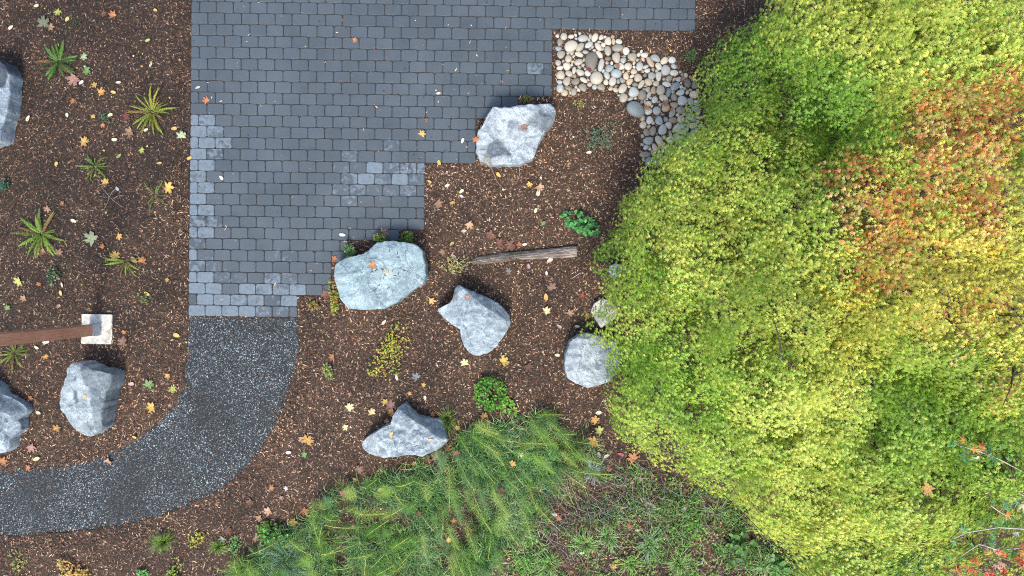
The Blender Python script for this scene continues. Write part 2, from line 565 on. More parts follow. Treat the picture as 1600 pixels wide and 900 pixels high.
# ------------------------------------------------------------------ gravel path
path = sheet('path', PATH[::-1], -.07, .004, M_PATH)
def rand_in(P, n, rng, margin=0):
    lo, hi = P.min(0), P.max(0); out = []
    tot = 0
    while tot < n:
        q = rng.uniform(lo, hi, (n * 2, 2)); q = q[inside(P, q[:, 0], q[:, 1])]
        out.append(q); tot += len(q)
    return np.concatenate(out)[:n]
n = 52000
P = rand_in(PATH, n, R) + R.normal(0, .012, (n, 2))
sz = R.gamma(4, .0011, n) + .0022
th = R.uniform(0, TAU, n); asp = R.uniform(.5, 1, n)
loc = np.array([(1, 0, 0), (0, 1, 0), (-1, 0, 0), (0, -1, 0), (.1, .1, .75)])
V = np.empty((n, 5, 3))
for j in range(5):
    a = loc[j, 0] * sz; b_ = loc[j, 1] * sz * asp
    V[:, j, 0] = P[:, 0] + a * np.cos(th) - b_ * np.sin(th)
    V[:, j, 1] = P[:, 1] + a * np.sin(th) + b_ * np.cos(th)
    V[:, j, 2] = .004 + loc[j, 2] * sz - (.001 if j < 4 else 0)
Fp = np.array([(0, 1, 4), (1, 2, 4), (2, 3, 4), (3, 0, 4)])
F = (Fp[None] + (np.arange(n) * 5)[:, None, None]).reshape(-1, 3)
lum = R.random(n)
patch = fbm(P[:, 0] * 1.7, P[:, 1] * 1.7, 61, 3)
lum = np.clip(lum * (.62 + .72 * patch), 0, 1)
val = np.where(lum < .70, .005 + lum * .022, np.where(lum < .83, .06 + lum * .12, .27 + .26 * R.random(n)))
tint = np.stack([val * (.76 + .1 * R.random(n)), val, val * (1.03 + .1 * R.random(n))], -1)
brn = R.random(n) < .05
tint[brn] = np.array([.24, .15, .09])
obj('path_gravel', mesh_np('path_gravel', V.reshape(-1, 3), F, np.repeat(tint, 5, 0)), M_GRAVEL, kind='stuff')

# ------------------------------------------------------------------ bark mulch chips
def chips(n, region=None, sx=(.004, .020), seed=1, bright=1.22, keep=None, zfun=None, pale=.13):
    r_ = np.random.default_rng(seed)
    P = r_.uniform((-7.6, -4.5), (7.6, 4.5), (n, 2)) if region is None else rand_in(region, n, r_)
    if keep is not None: P = P[keep(P)]
    n = len(P)
    L = r_.gamma(2.0, .0052, n) + .005; Wd = np.minimum(L * r_.uniform(.12, .5, n), .006); L = np.minimum(L, .042)
    big = r_.random(n) < .02; L[big] *= 1.5
    th = r_.uniform(0, TAU, n); tilt = r_.normal(0, .28, n)
    base = zfun(P[:, 0], P[:, 1]) if zfun else gh(P[:, 0], P[:, 1])
    hgt = Wd * r_.uniform(.2, .7, n)
    lv = np.array([(-1, 0, .75), (1, .15, 1.0), (.1, -1.1, 0), (-.15, 1.1, 0)])
    V = np.empty((n, 4, 3))
    for j in range(4):
        a = lv[j, 0] * L; b_ = lv[j, 1] * Wd
        V[:, j, 0] = P[:, 0] + a * np.cos(th) - b_ * np.sin(th)
        V[:, j, 1] = P[:, 1] + a * np.sin(th) + b_ * np.cos(th)
        V[:, j, 2] = base + lv[j, 2] * hgt + a * np.tan(tilt) + .002
    Ft = np.array([(0, 2, 1), (0, 1, 3)])
    F = (Ft[None] + (np.arange(n) * 4)[:, None, None]).reshape(-1, 3)
    q = r_.random(n)
    d = mulch_shade(P[:, 0], P[:, 1])
    dark = np.array([.026, .014, .008]); mid = np.array([.090, .046, .029]); lite = np.array([.17, .094, .057]); straw = np.array([.36, .235, .145])
    pl = pale * (.55 + .9 * fbm(P[:, 0] * 2.4, P[:, 1] * 2.4, 45, 3))
    a1 = 1 - pl
    c_ = np.where((q < a1 * .42)[:, None], dark, np.where((q < a1 * .82)[:, None], mid, np.where((q < a1)[:, None], lite, straw)))
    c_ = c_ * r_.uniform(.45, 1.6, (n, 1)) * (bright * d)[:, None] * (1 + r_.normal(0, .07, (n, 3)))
    return mesh_np('chips', V.reshape(-1, 3), F, np.repeat(c_, 4, 0))
def keep_mulch(P):
    px = 800 + P[:, 0] * PPM; py = 450 - P[:, 1] * PPM
    hd_ = hard_depth(P[:, 0], P[:, 1])
    k = hd_ < np.where(inside(PATH, P[:, 0], P[:, 1]), R.normal(.0, .03, len(P)), R.normal(-.004, .006, len(P)))
    under_tree = (px > 1330)
    return k & ~(under_tree & (R.random(len(P)) < .7))
o = obj('bark_mulch', chips(430000, keep=keep_mulch, seed=3), M_CHIP, kind='stuff')
# stray bark crumbs on the pavers and the path
def keep_p(P):
    x, y = P[:, 0], P[:, 1]
    px = 800 + x * PPM; py = 450 - y * PPM
    q = .06 + .4 * np.exp(-((px - 700) / 90) ** 2 - ((py - 200) / 80) ** 2) + .1 * np.exp(-((px - 520) / 120) ** 2 - ((py - 400) / 60) ** 2) + .05 * (py < 120)
    return inside(PATIO, x, y) & (R.random(len(P)) < q * .6)
obj('bark_crumbs', chips(34000, keep=keep_p, seed=5, zfun=lambda x, y: PT + .001 + 0 * x, pale=.22, bright=1.7), M_CHIP, kind='stuff')
def keep_q(P):
    x, y = P[:, 0], P[:, 1]
    e = pdist(PATH, x, y)
    return inside(PATH, x, y) & (R.random(len(P)) < .03 + .75 * np.exp(-e / .05))
obj('bark_crumbs', chips(60000, keep=keep_q, seed=6, zfun=lambda x, y: .007 + 0 * x, pale=.35, bright=1.15), M_CHIP, kind='stuff')

# ------------------------------------------------------------------ boulders
RAYS = []          # surfaces that leaves can lie on
def add_surface(o, name):
    me = o.data; mw = o.matrix_basis
    RAYS.append((name, BVHTree.FromPolygons([mw @ v.co for v in me.vertices], [tuple(p_.vertices) for p_ in me.polygons])))

def boulder(label, outline, zo, zt, cen=None, planes=(), dark=(), stain=(), tint=(1, 1, 1), seed=0, p=3.0, facets=16, rough=1.0, name='boulder', cat='boulder', group='angular grey boulders set in the mulch', mat=None):
    O = np.array(outline, float)
    c = O.mean(0) if cen is None else np.array(cen, float)
    r_ = np.random.default_rng(seed)
    NA, NR, NS = 200, 48, 10
    th = np.arange(NA) / NA * TAU
    rad = np.zeros(NA)
    D = np.stack([np.cos(th), np.sin(th)], -1)
    for i in range(len(O)):
        a = O[i] - c; e = O[(i + 1) % len(O)] - O[i]
        den = D[:, 0] * e[1] - D[:, 1] * e[0]
        tt = (a[0] * e[1] - a[1] * e[0]) / (den + 1e-12)
        ss = (a[0] * D[:, 1] - a[1] * D[:, 0]) / (den + 1e-12)
        ok = (ss >= -1e-6) & (ss <= 1 + 1e-6) & (tt > 0)
        rad = np.where(ok & ((rad == 0) | (tt > rad)), tt, rad)
    rad[rad == 0] = rad[rad > 0].mean()
    rad = .5 * rad + .25 * (np.roll(rad, 1) + np.roll(rad, -1))
    rad = rad * (1 + .035 * (vn(th * 3.2, 0 * th + seed, 71) - .5) + .03 * (vn(th * 11, 0 * th + seed, 72) - .5) + .012 * (vn(th * 34, 0 * th + seed, 73) - .5))
    ze = zo + (zt - zo) * .58
    s = (H - ze * .5) / H / PPM
    tc = np.array([800., 450.]) - c; dl = np.linalg.norm(tc); tc = tc / (dl + 1e-9)
    inw = np.clip(.5 + .9 * (D @ tc), 0, 1)
    sth = ((H - ze) + ze * inw) / H / PPM
    rim = c[None] + rad[:, None] * D
    rimw = np.stack([(rim[:, 0] - 800) * sth, (450 - rim[:, 1]) * sth], -1)
    cw = np.array([(c[0] - 800) * s, (450 - c[1]) * s])
    T = np.linspace(0, 1, NR) ** .85
    hx = np.zeros((NR, NA, 3))
    PX = c[0] + T[:, None] * rad[None] * D[None, :, 0]; PY = c[1] + T[:, None] * rad[None] * D[None, :, 1]
    x = cw[0] + T[:, None] * (rimw[None, :, 0] - cw[0]); y = cw[1] + T[:, None] * (rimw[None, :, 1] - cw[1])
    tt = T[:, None] + 0 * PX
    base = zo + (zt - zo) * (1 - .42 * tt ** p)
    def plane_z(ax, ay, dx, dy, slope, z0):
        L = math.hypot(dx, dy)
        return z0 - slope * ((PX - ax) * dx + (PY - ay) * dy) / L * s
    for q in planes: base = np.minimum(base, plane_z(*q))
    # chiselled facets
    fz = np.full_like(base, 9.)
    for k in range(facets):
        i = int(r_.integers(4, NR - 2)); j = int(r_.integers(0, NA))
        x0, y0, z0 = x[i, j], y[i, j], base[i, j]
        out = np.array([x0 - x[0, 0], y0 - y[0, 0]]); out /= np.linalg.norm(out) + 1e-9
        sl = r_.uniform(.12, 1.15) * (T[i] ** 2) + .04
        n2 = out + r_.normal(0, .6, 2)
        fz = np.minimum(fz, z0 - sl * ((x - x0) * n2[0] + (y - y0) * n2[1]) + r_.uniform(.0, .03))
    z = np.minimum(base, fz)
    amp = (zt * .5 + .1) * rough
    z = z + amp * (.12 * (fbm(x * 3, y * 3, 80 + seed, 3) - .5) + .075 * (1 - np.abs(2 * fbm(x * 7, y * 7, 90 + seed, 3) - 1) * 2 - .3) + .035 * (fbm(x * 26, y * 26, 95, 3) - .5))
    z = z + amp * .05 * (np.round(fbm(x * 9 + y * 5, y * 4, 99 + seed, 3) * 9) / 9 - .5)
    z = np.maximum(z, .05 + .3 * zo * tt)
    rings = [np.stack([x, y, z], -1)]
    ez = z[-1]
    for k in range(1, NS + 1):
        q = k / NS
        zz = ez * (1 - q) + (-.10) * q
        f = 1 + .015 * math.sin(q * 3.0) - .04 * q ** 2 + .03 * (vn(th * 6, 0 * th + q * 5, 75 + seed % 5) - .5)
        sc = f
        xx = x[0, 0] + (x[-1] - x[0, 0]) * sc; yy = y[0, 0] + (y[-1] - y[0, 0]) * sc
        rings.append(np.stack([xx, yy, zz], -1)[None])
    V = np.concatenate(rings, 0)
    nr = V.shape[0]
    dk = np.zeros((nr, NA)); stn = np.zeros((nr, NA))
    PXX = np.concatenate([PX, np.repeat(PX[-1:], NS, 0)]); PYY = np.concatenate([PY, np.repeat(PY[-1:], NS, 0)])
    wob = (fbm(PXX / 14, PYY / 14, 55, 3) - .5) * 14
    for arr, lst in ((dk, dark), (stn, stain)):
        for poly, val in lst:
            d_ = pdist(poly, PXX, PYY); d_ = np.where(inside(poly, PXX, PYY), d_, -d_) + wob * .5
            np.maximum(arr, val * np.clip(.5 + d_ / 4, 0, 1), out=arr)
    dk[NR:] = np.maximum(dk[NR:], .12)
    idx = np.arange(nr * NA).reshape(nr, NA)
    a = idx[1:-1]; b_ = idx[2:]
    F = np.stack([a, b_, np.roll(b_, -1, 1), np.roll(a, -1, 1)], -1).reshape(-1, 4)
    c0 = np.stack([np.full(NA, 0), idx[1], np.roll(idx[1], -1), np.roll(idx[1], -1)], -1)
    Fl = F[:, ::-1].tolist() + [[int(q[0]), int(q[2]), int(q[1])] for q in c0]
    o0 = V[0, 0].copy(); o0[2] = 0
    Vf = V.reshape(-1, 3) - o0
    me = mesh_np(name, Vf, Fl, np.stack([dk.ravel(), stn.ravel(), 0 * dk.ravel()], -1))
    me.update()
    import bmesh
    bm = bmesh.new(); bm.from_mesh(me)
    lone = [v_ for v_ in bm.verts if not v_.link_faces]
    bmesh.ops.delete(bm, geom=lone, context='VERTS')
    bmesh.ops.recalc_face_normals(bm, faces=bm.faces)
    bm.to_mesh(me); bm.free()
    me.polygons.foreach_set('use_smooth', np.ones(len(me.polygons), bool))
    o = obj(name, me, mat or M_ROCK, loc=tuple(o0))
    o.color = (*tint, 1)
    tag(o, label, cat, group)
    add_surface(o, label)
    return o

boulder('big smooth blue-green boulder overlapping the corner of the pavers', [(521, 412), (535, 404), (552, 401), (575, 393), (592, 380), (620, 378), (650, 384), (666, 394), (670, 412), (669, 437), (662, 446), (641, 458), (628, 470), (606, 481), (570, 483), (540, 482), (530, 470), (527, 452), (522, 432)],
        .30, .42, planes=[(530, 440, -1, .2, 1.1, .40), (640, 460, .6, 1, .8, .40)], tint=(.86, 1.0, .98), seed=1, p=5, facets=10, rough=.5)
boulder('jagged pale boulder with dark hollows between pavers and river stones', [(745, 222), (750, 205), (757, 192), (762, 178), (770, 167), (795, 168), (830, 163), (862, 158), (870, 166), (868, 184), (860, 196), (852, 204), (850, 212), (844, 222), (838, 236), (834, 250), (820, 258), (812, 262), (785, 261), (765, 263), (752, 256), (746, 242)],
        .33, .5, cen=(800, 212), planes=[(760, 200, -1, -.4, .9, .45), (830, 240, .9, 1, .9, .44)],
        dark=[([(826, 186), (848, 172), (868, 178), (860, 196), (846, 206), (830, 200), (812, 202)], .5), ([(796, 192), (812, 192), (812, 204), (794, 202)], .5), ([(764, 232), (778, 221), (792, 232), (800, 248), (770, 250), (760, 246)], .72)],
        stain=[([(752, 246), (764, 244), (770, 262), (754, 262)], .6)], seed=2, p=4, facets=20, rough=1.1, tint=(1.08, 1.08, 1.08))
boulder('heart-shaped grey boulder with white veins amid the open mulch', [(681, 484), (690, 479), (704, 472), (709, 466), (712, 450), (720, 447), (735, 454), (760, 463), (780, 474), (796, 491), (797, 507), (788, 521), (778, 536), (768, 548), (750, 555), (738, 554), (726, 542), (720, 528), (718, 515), (705, 507), (690, 497)],
        .22, .42, cen=(745, 502), planes=[(760, 480, .7, -1, 1.3, .40), (720, 500, -1, .3, .75, .36)], stain=[([(709, 456), (717, 458), (716, 470), (708, 468)], .7)], seed=3, p=3, facets=16, rough=.8, tint=(1.0, 1.04, 1.04))
boulder('grey fan-shaped boulder partly under the maple leaves', [(880, 562), (883, 545), (889, 530), (902, 521), (914, 519), (940, 523), (962, 535), (972, 560), (968, 580), (952, 597), (935, 605), (918, 607), (900, 600), (884, 588), (881, 575)],
        .25, .36, planes=[(940, 535, .5, -1, 1.2, .36)], dark=[([(922, 519), (960, 522), (960, 538), (930, 533)], .6)], seed=4, p=4, facets=18, rough=.9, tint=(.98, .98, .98))
boulder('wedge-shaped grey boulder with a shaded spur above the horsetails', [(558, 703), (563, 692), (580, 680), (598, 668), (612, 661), (618, 645), (628, 632), (637, 628), (645, 638), (655, 646), (672, 651), (690, 654), (697, 670), (701, 682), (694, 694), (672, 704), (660, 711), (640, 710), (620, 714), (598, 718), (575, 716), (562, 710)],
        .20, .46, cen=(638, 680), planes=[(655, 668, .55, -1, 1.5, .44), (620, 685, -.8, .5, .6, .42)], dark=[([(636, 630), (648, 642), (690, 655), (696, 676), (668, 668), (645, 662), (636, 650)], .25), ([(592, 694), (606, 700), (604, 712), (592, 708)], .5)], seed=5, p=2.2, facets=18, rough=1.1, tint=(1.06, 1.08, 1.05))
boulder('round flat-topped boulder with dark broken flank and a puddle stain', [(93, 622), (96, 608), (103, 592), (108, 578), (122, 566), (142, 563), (160, 569), (178, 574), (196, 580), (197, 596), (190, 606), (187, 628), (183, 646), (178, 662), (162, 672), (146, 683), (130, 680), (114, 668), (103, 650), (96, 638)],
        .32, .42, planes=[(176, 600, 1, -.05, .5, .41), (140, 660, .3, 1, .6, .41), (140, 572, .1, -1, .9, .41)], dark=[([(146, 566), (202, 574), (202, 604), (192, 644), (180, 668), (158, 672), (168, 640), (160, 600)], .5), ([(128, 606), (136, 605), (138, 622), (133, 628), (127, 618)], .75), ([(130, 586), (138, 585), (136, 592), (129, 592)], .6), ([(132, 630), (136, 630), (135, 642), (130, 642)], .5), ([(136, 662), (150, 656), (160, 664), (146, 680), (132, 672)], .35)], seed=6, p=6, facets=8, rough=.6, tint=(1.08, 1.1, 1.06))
boulder('dark wet boulder with a pale oval patch at the frame edge above the small ferns', [(-70, 110), (-30, 92), (6, 96), (22, 108), (34, 128), (36, 150), (33, 180), (26, 205), (22, 224), (4, 230), (-40, 232), (-75, 190)],
        .30, .42, planes=[(0, 150, 1, .1, .5, .40)], dark=[([(-40, 90), (30, 90), (30, 144), (10, 148), (0, 140), (-20, 140)], .85), ([(0, 190), (20, 180), (18, 212), (0, 208)], .4)], seed=7, p=4, facets=10, rough=.7, tint=(1.0, 1.04, 1.08))
boulder('dark blue angular boulder cut off at the frame edge below the timber post', [(-60, 610), (-20, 595), (4, 602), (28, 617), (48, 630), (54, 640), (46, 652), (46, 668), (28, 685), (14, 702), (0, 710), (-40, 715), (-70, 670)],
        .28, .42, planes=[(0, 650, .8, -.8, .7, .40), (10, 660, .8, .6, .7, .38)], dark=[([(-20, 595), (4, 603), (46, 638), (20, 642), (0, 628), (-20, 620)], .35)], seed=8, p=3, facets=14, rough=.8, tint=(1.0, 1.04, 1.05))
boulder('small cream boulder half hidden at the maple edge above the fan-shaped one', [(923, 486), (928, 473), (940, 467), (956, 470), (966, 484), (962, 498), (950, 506), (938, 512), (930, 500)], .12, .2, seed=9, p=3, facets=8, rough=.5, tint=(1.75, 1.45, 1.2))
boulder('pale stone glimpsed under the low tuft of maple leaves past the log', [(952, 415), (962, 412), (978, 416), (984, 426), (974, 434), (958, 433), (950, 424)], .1, .15, seed=10, p=3, facets=6, rough=.4, tint=(1.5, 1.45, 1.4))

# ------------------------------------------------------------------ river stones
BED = [(868, 54), (905, 50), (935, 52), (966, 56), (972, 70), (1008, 80), (1035, 90), (1056, 92), (1060, 108), (1088, 122), (1096, 150), (1094, 170), (1100, 200),
       (1090, 225), (1060, 245), (1030, 258), (1004, 258), (1001, 222), (1000, 192), (972, 158), (958, 142), (922, 138), (885, 152), (868, 146)]
PAL = [(.52, .48, .41), (.60, .57, .50), (.55, .5, .42), (.42, .45, .45), (.36, .33, .28), (.45, .36, .26), (.30, .36, .40), (.5, .53, .52), (.26, .24, .21), (.62, .5, .38), (.42, .38, .31), (.55, .50, .42)]
fixed = [(892, 72, 12, 8, -25, 0), (906, 74, 8, 5.5, -50, 0), (924, 96, 10, 16, 5, 8), (932, 122, 11, 9.5, 0, 1), (963, 90, 6.5, 9, -10, 2), (889, 115, 6, 5, 30, 0), (904, 97, 7, 5.5, -20, 1), (888, 92, 6, 6, 0, 0),
         (963, 115, 8, 8, 0, 6), (988, 89, 7.5, 7, 0, 4), (993, 171, 15, 12.5, 28, 6), (990, 144, 9, 8, 0, 3), (1003, 149, 7.5, 7.5, 0, 4), (1032, 141, 7.5, 7.5, 0, 4), (1029, 119, 5, 8, 5, 1), (1040, 110, 7, 9, 0, 3),
         (1016, 97, 5, 9, -30, 9), (1024, 91, 9, 5, 28, 3), (1007, 86, 6.5, 4, 0, 1), (965, 75, 9, 6.5, 0, 8), (881, 57, 6, 5.5, 0, 1), (911, 60, 8, 6, -10, 3), (967, 65, 6, 4, 15, 1), (1053, 114, 6.5, 5.5, 0, 1), (1055, 135, 8.5, 6, -35, 6),
         (1040, 168, 7, 7, 0, 5), (1063, 172, 8, 5.5, 0, 8), (1026, 173, 6.5, 7, 0, 3), (1064, 201, 12, 9, 0, 3), (1035, 203, 7, 8, 10, 7), (1015, 188, 6, 6, 0, 7), (939, 102, 5, 10, 12, 3), (885, 52, 5, 6, 0, 0), (875, 138, 6.5, 6.5, 0, 3),
         (882, 145, 6, 5, 0, 9), (1084, 148, 8, 5.5, 10, 9), (1074, 130, 6, 7, -10, 8), (1085, 133, 5.5, 6, 0, 8), (957, 127, 6.5, 7, 15, 1), (1013, 220, 9, 6, -10, 7), (1020, 205, 5, 8, 10, 4), (1050, 82 + 12, 7, 5, 0, 7)]
BEDW = np.array(BED, float)
placed = []
r_ = np.random.default_rng(21)
def effr(sx_, sy_, ang, dx, dy):
    a = math.atan2(dy, dx) - math.radians(ang)
    return sx_ * sy_ / math.sqrt((sy_ * math.cos(a)) ** 2 + (sx_ * math.sin(a)) ** 2)
def try_place(x, y, a, b_, an, ci, slack=.93):
    for q in placed:
        dx, dy = x - q[0], y - q[1]
        d_ = math.hypot(dx, dy)
        if d_ > 40: continue
        if d_ < slack * (effr(a, b_, an, dx, dy) + effr(q[2], q[3], q[4], dx, dy)): return False
    placed.append((x, y, a, b_, an, ci)); return True
for q in fixed: try_place(*q, slack=.8)
for size in (7.5, 6.2, 5.2, 4.2, 3.3, 2.8):
    for _ in range(2600 if size > 4 else 5000):
        if len(placed) > 640: break
        x, y = r_.uniform(866, 1102), r_.uniform(48, 260)
        if not inside(BEDW, np.array(x), np.array(y)) or pdist(BEDW, np.array(x), np.array(y)) < size * .6: continue
        a = size * r_.uniform(.85, 1.15); b_ = a * r_.uniform(.6, .95)
        try_place(x, y, a, b_, r_.uniform(0, 180), int(r_.integers(0, len(PAL))) if size > 3 else int(r_.choice([3, 7, 8, 5, 1])))
bedW = toW(BEDW)
bed = thing('river_stone_bed', 'drainage bed of rounded cream and grey river stones beside the pavers', 'stone bed', (W(980, 130).x, W(980, 130).y, 0))
def pebble_geo(rng):
    V = [(0, 0, 1)]; n = 12
    e1, e2 = rng.uniform(-.12, .12), rng.uniform(-.12, .12)
    for lat in (62, 32, 5, -30):
        for j in range(n):
            a = TAU * j / n; k = math.cos(math.radians(lat)) ** .8
            m_ = 1 + e1 * math.cos(2 * a) + e2 * math.cos(3 * a + 1)
            V.append((k * m_ * math.cos(a), k * m_ * math.sin(a), math.sin(math.radians(lat))))
    F = [[0, 1 + j, 1 + (j + 1) % n] for j in range(n)]
    for r0 in range(3):
        F += [[1 + r0 * n + j, 1 + (r0 + 1) * n + j, 1 + (r0 + 1) * n + (j + 1) % n, 1 + r0 * n + (j + 1) % n] for j in range(n)]
    return np.array(V), F
peb = [pebble_geo(r_) for _ in range(8)]
pebm = [mesh_np('stone', V, F, smooth=True) for V, F in peb]
pcore = pebm
pl_sorted = sorted(placed, key=lambda q: -q[2] * q[3])
pm = MB(); pmc = []
for i, (x, y, a, b_, an, ci) in enumerate(pl_sorted):
    h = min(a, b_) * .62 / PPM
    c_ = np.array(PAL[ci]) * r_.uniform(.62, 1.05) * np.array([1, .97, .90])
    z = .012 + h * .35
    p3 = W(x, y, z)
    sx_, sy_ = a * 1.02 / PPM, b_ * 1.02 / PPM
    if i < 300:
        o = obj('stone', pebm[i % 8], M_STONE, bed, p3 - bed.location)
        o.scale = (sx_, sy_, h); o.rotation_euler = (r_.normal(0, .1), r_.normal(0, .1), -math.radians(an))
        o.color = (*c_, 1)
        if (x, y) == (993, 171): o['label'] = 'large blue-grey oval river stone'
        if (x, y) == (924, 96): o['label'] = 'dark upright-lying river stone with rusty tone'
        if (x, y) == (932, 122): o['label'] = 'large cream rounded river stone'
    else:
        V, F = peb[i % 8]
        ca, sa = math.cos(-math.radians(an)), math.sin(-math.radians(an))
        X_ = V[:, 0] * sx_; Y_ = V[:, 1] * sy_
        pm.add(np.stack([X_ * ca - Y_ * sa + p3.x, X_ * sa + Y_ * ca + p3.y, V[:, 2] * h + z], -1) - np.array(bed.location), F, c_)
if pm.n:
    o = obj('small_stones', pm.mesh('small_stones', True), None, bed, kind='stuff')
    m2, t, b, _ = newmat('small_river_stone'); t.links.new(attr(t), b.inputs['Base Color']); b.inputs['Roughness'].default_value = .6
    o.data.materials.append(m2)

# ------------------------------------------------------------------ timber post on its footing
PB = W(151.5, 515, 0)
foot = thing('concrete_footing', 'square white concrete footing stained with soil under the timber post', 'footing', (W(154, 514).x, W(154, 514).y, 0))
import bmesh
def box_mesh(name, sx, sy, z0, z1, bev=.004, seg=1, sub=0, jit=0, seed=0):
    bm = bmesh.new()
    bmesh.ops.create_cube(bm, size=1)
    for v_ in bm.verts:
        v_.co = Vector((v_.co.x * sx, v_.co.y * sy, z0 + (v_.co.z + .5) * (z1 - z0)))
    if sub: bmesh.ops.subdivide_edges(bm, edges=bm.edges[:], cuts=sub, use_grid_fill=True)
    rj = random.Random(seed)
    if jit:
        for v_ in bm.verts: v_.co += Vector([rj.gauss(0, jit) for _ in range(3)])
    if bev and not sub: bmesh.ops.bevel(bm, geom=bm.edges[:], offset=bev, segments=seg, affect='EDGES')
    me = bpy.data.meshes.new(name); bm.to_mesh(me); bm.free()
    return me
fo = obj('slab', box_mesh('slab', .41, .40, -.1, .045, sub=9, jit=.0022, seed=2), M_CONC, foot)
fo.rotation_euler = (0, 0, -.02)
post = thing('timber_post', 'red-brown stained square timber post rising from the white footing', 'post', (PB.x, PB.y, .045), -.02)
pw_ = .142
obj('beam', box_mesh('beam', pw_, pw_, .03, 3.1, .006, 2), M_POST, post)
br = obj('post_base', box_mesh('post_base', pw_ + .010, pw_ + .010, .0, .165, .003), M_STEEL, post)
br.location = (.001, 0, 0)
obj('base_plate', box_mesh('base_plate', .175, .15, 0, .008, .002), M_STEEL, post)
for zz, yy in ((.05, .0), (.12, .02)):
    bm = bmesh.new()
    bmesh.ops.create_cone(bm, cap_ends=True, segments=6, radius1=.011, radius2=.011, depth=.012)
    me = bpy.data.meshes.new('bolt'); bm.to_mesh(me); bm.free()
    o = obj('bolt', me, M_STEEL, br, (pw_ / 2 + .011, yy, zz)); o.rotation_euler = (0, math.pi / 2, 0)

# ------------------------------------------------------------------ weathered log
lt = thing('log', 'weathered grey log with a mossy middle lying on the mulch below the green clump', 'log', (W(820, 400).x, W(820, 400).y, 0))
a, b_ = W(741, 410, .05) - lt.location, W(904, 391, .06) - lt.location
ax = (b_ - a); L = ax.length
lt.rotation_euler = (0, 0, math.atan2(ax.y, ax.x))
NA, NL = 28, 60
V = []; 
for i in range(NL):
    q = i / (NL - 1)
    rad = .066 * (.75 + .3 * q ** .5) * (1 if q > .05 else .75) * (1 + .06 * math.sin(q * 9))
    for j in range(NA):
        th_ = TAU * j / NA
        g_ = (float(vn(q * 3, j * .9, 33)) - .5) * .32 + (float(vn(q * 14, j * 1.7, 34)) - .5) * .14
        rr_ = rad * (1 + g_)
        ex_ = (.03 * (float(vn(j * .7, 3, 35)) - .5)) * (1 if i in (0, NL - 1) else 0)
        V.append(((q - .5) * L + ex_, rr_ * math.cos(th_) + .012 * math.sin(q * 5), .012 + rr_ * math.sin(th_) * .85))
F = [[i * NA + j, i * NA + (j + 1) % NA, (i + 1) * NA + (j + 1) % NA, (i + 1) * NA + j] for i in range(NL - 1) for j in range(NA)]
F += [list(range(NA))[::-1], [(NL - 1) * NA + j for j in range(NA)]]
lo = obj('trunk', mesh_np('trunk', V, F, smooth=True), M_LOG, lt)
mb = MB(); rm = random.Random(3)
for _ in range(900):
    q = rm.choice([rm.gauss(-.12, .045), rm.gauss(-.45, .1), rm.uniform(-.6, .1)]) * L / 1.0
    if abs(q) > L / 2: continue
    th_ = rm.uniform(.5, 2.6)
    p_ = Vector((q, .062 * math.cos(th_), .03 + .058 * math.sin(th_)))
    d_ = Vector((rm.gauss(0, .008), math.cos(th_) * .012 + rm.gauss(0, .004), .012))
    s_ = Vector((.003, rm.gauss(0, .002), 0))
    mb.add([p_ - s_, p_ + s_, p_ + d_], [[0, 1, 2]], np.array([.10, .11, .02]) * rm.uniform(.5, 1.4))
obj('moss', mb.mesh('moss'), M_PLANT, lt, kind='stuff')

# ------------------------------------------------------------------ maple trees
def leaf_star(nl=5):
    """a palmate leaf in the xy plane, tip along +x, 10 triangles"""
    angs = [-88, -40, 0, 40, 88] if nl == 5 else [-125, -85, -42, 0, 42, 85, 125]
    lens = [.52, .88, 1.18, .88, .52] if nl == 5 else [.55, .8, .95, 1.0, .95, .8, .55]
    V = [(0, 0, .0)]; F = []
    seq = []
    for i, (a_, l_) in enumerate(zip(angs, lens)):
        a0 = math.radians(a_)
        seq.append((l_ * math.cos(a0), l_ * math.sin(a0), -.16 * l_))
        if i < len(angs) - 1:
            am = math.radians((a_ + angs[i + 1]) / 2); seq.append((.22 * math.cos(am), .22 * math.sin(am), .03))
    am = math.pi
    seq.append((.16 * math.cos(am), 0, 0))
    V += seq; n_ = len(seq)
    F = [[0, 1 + i, 1 + (i + 1) % n_] for i in range(n_)]
    return np.array(V), np.array(F)
LS_V, LS_F = leaf_star(5)

def place_leaves(P, A, Nn, size, cols):
    """P centres, A leaf axis, Nn normal, size; returns mesh arrays"""
    A = A / (np.linalg.norm(A, axis=1, keepdims=True) + 1e-9)
    B_ = np.cross(Nn, A); B_ /= (np.linalg.norm(B_, axis=1, keepdims=True) + 1e-9)
    C_ = np.cross(A, B_)
    k = len(LS_V)
    V = (P[:, None] + size[:, None, None] * (LS_V[None, :, 0, None] * A[:, None] + LS_V[None, :, 1, None] * B_[:, None] + LS_V[None, :, 2, None] * C_[:, None]))
    F = (LS_F[None] + (np.arange(len(P)) * k)[:, None, None]).reshape(-1, 3)
    shade = np.ones(k); shade[0] = .9
    cc = (cols[:, None] * shade[None, :, None]).reshape(-1, 3)
    return V.reshape(-1, 3), F, cc

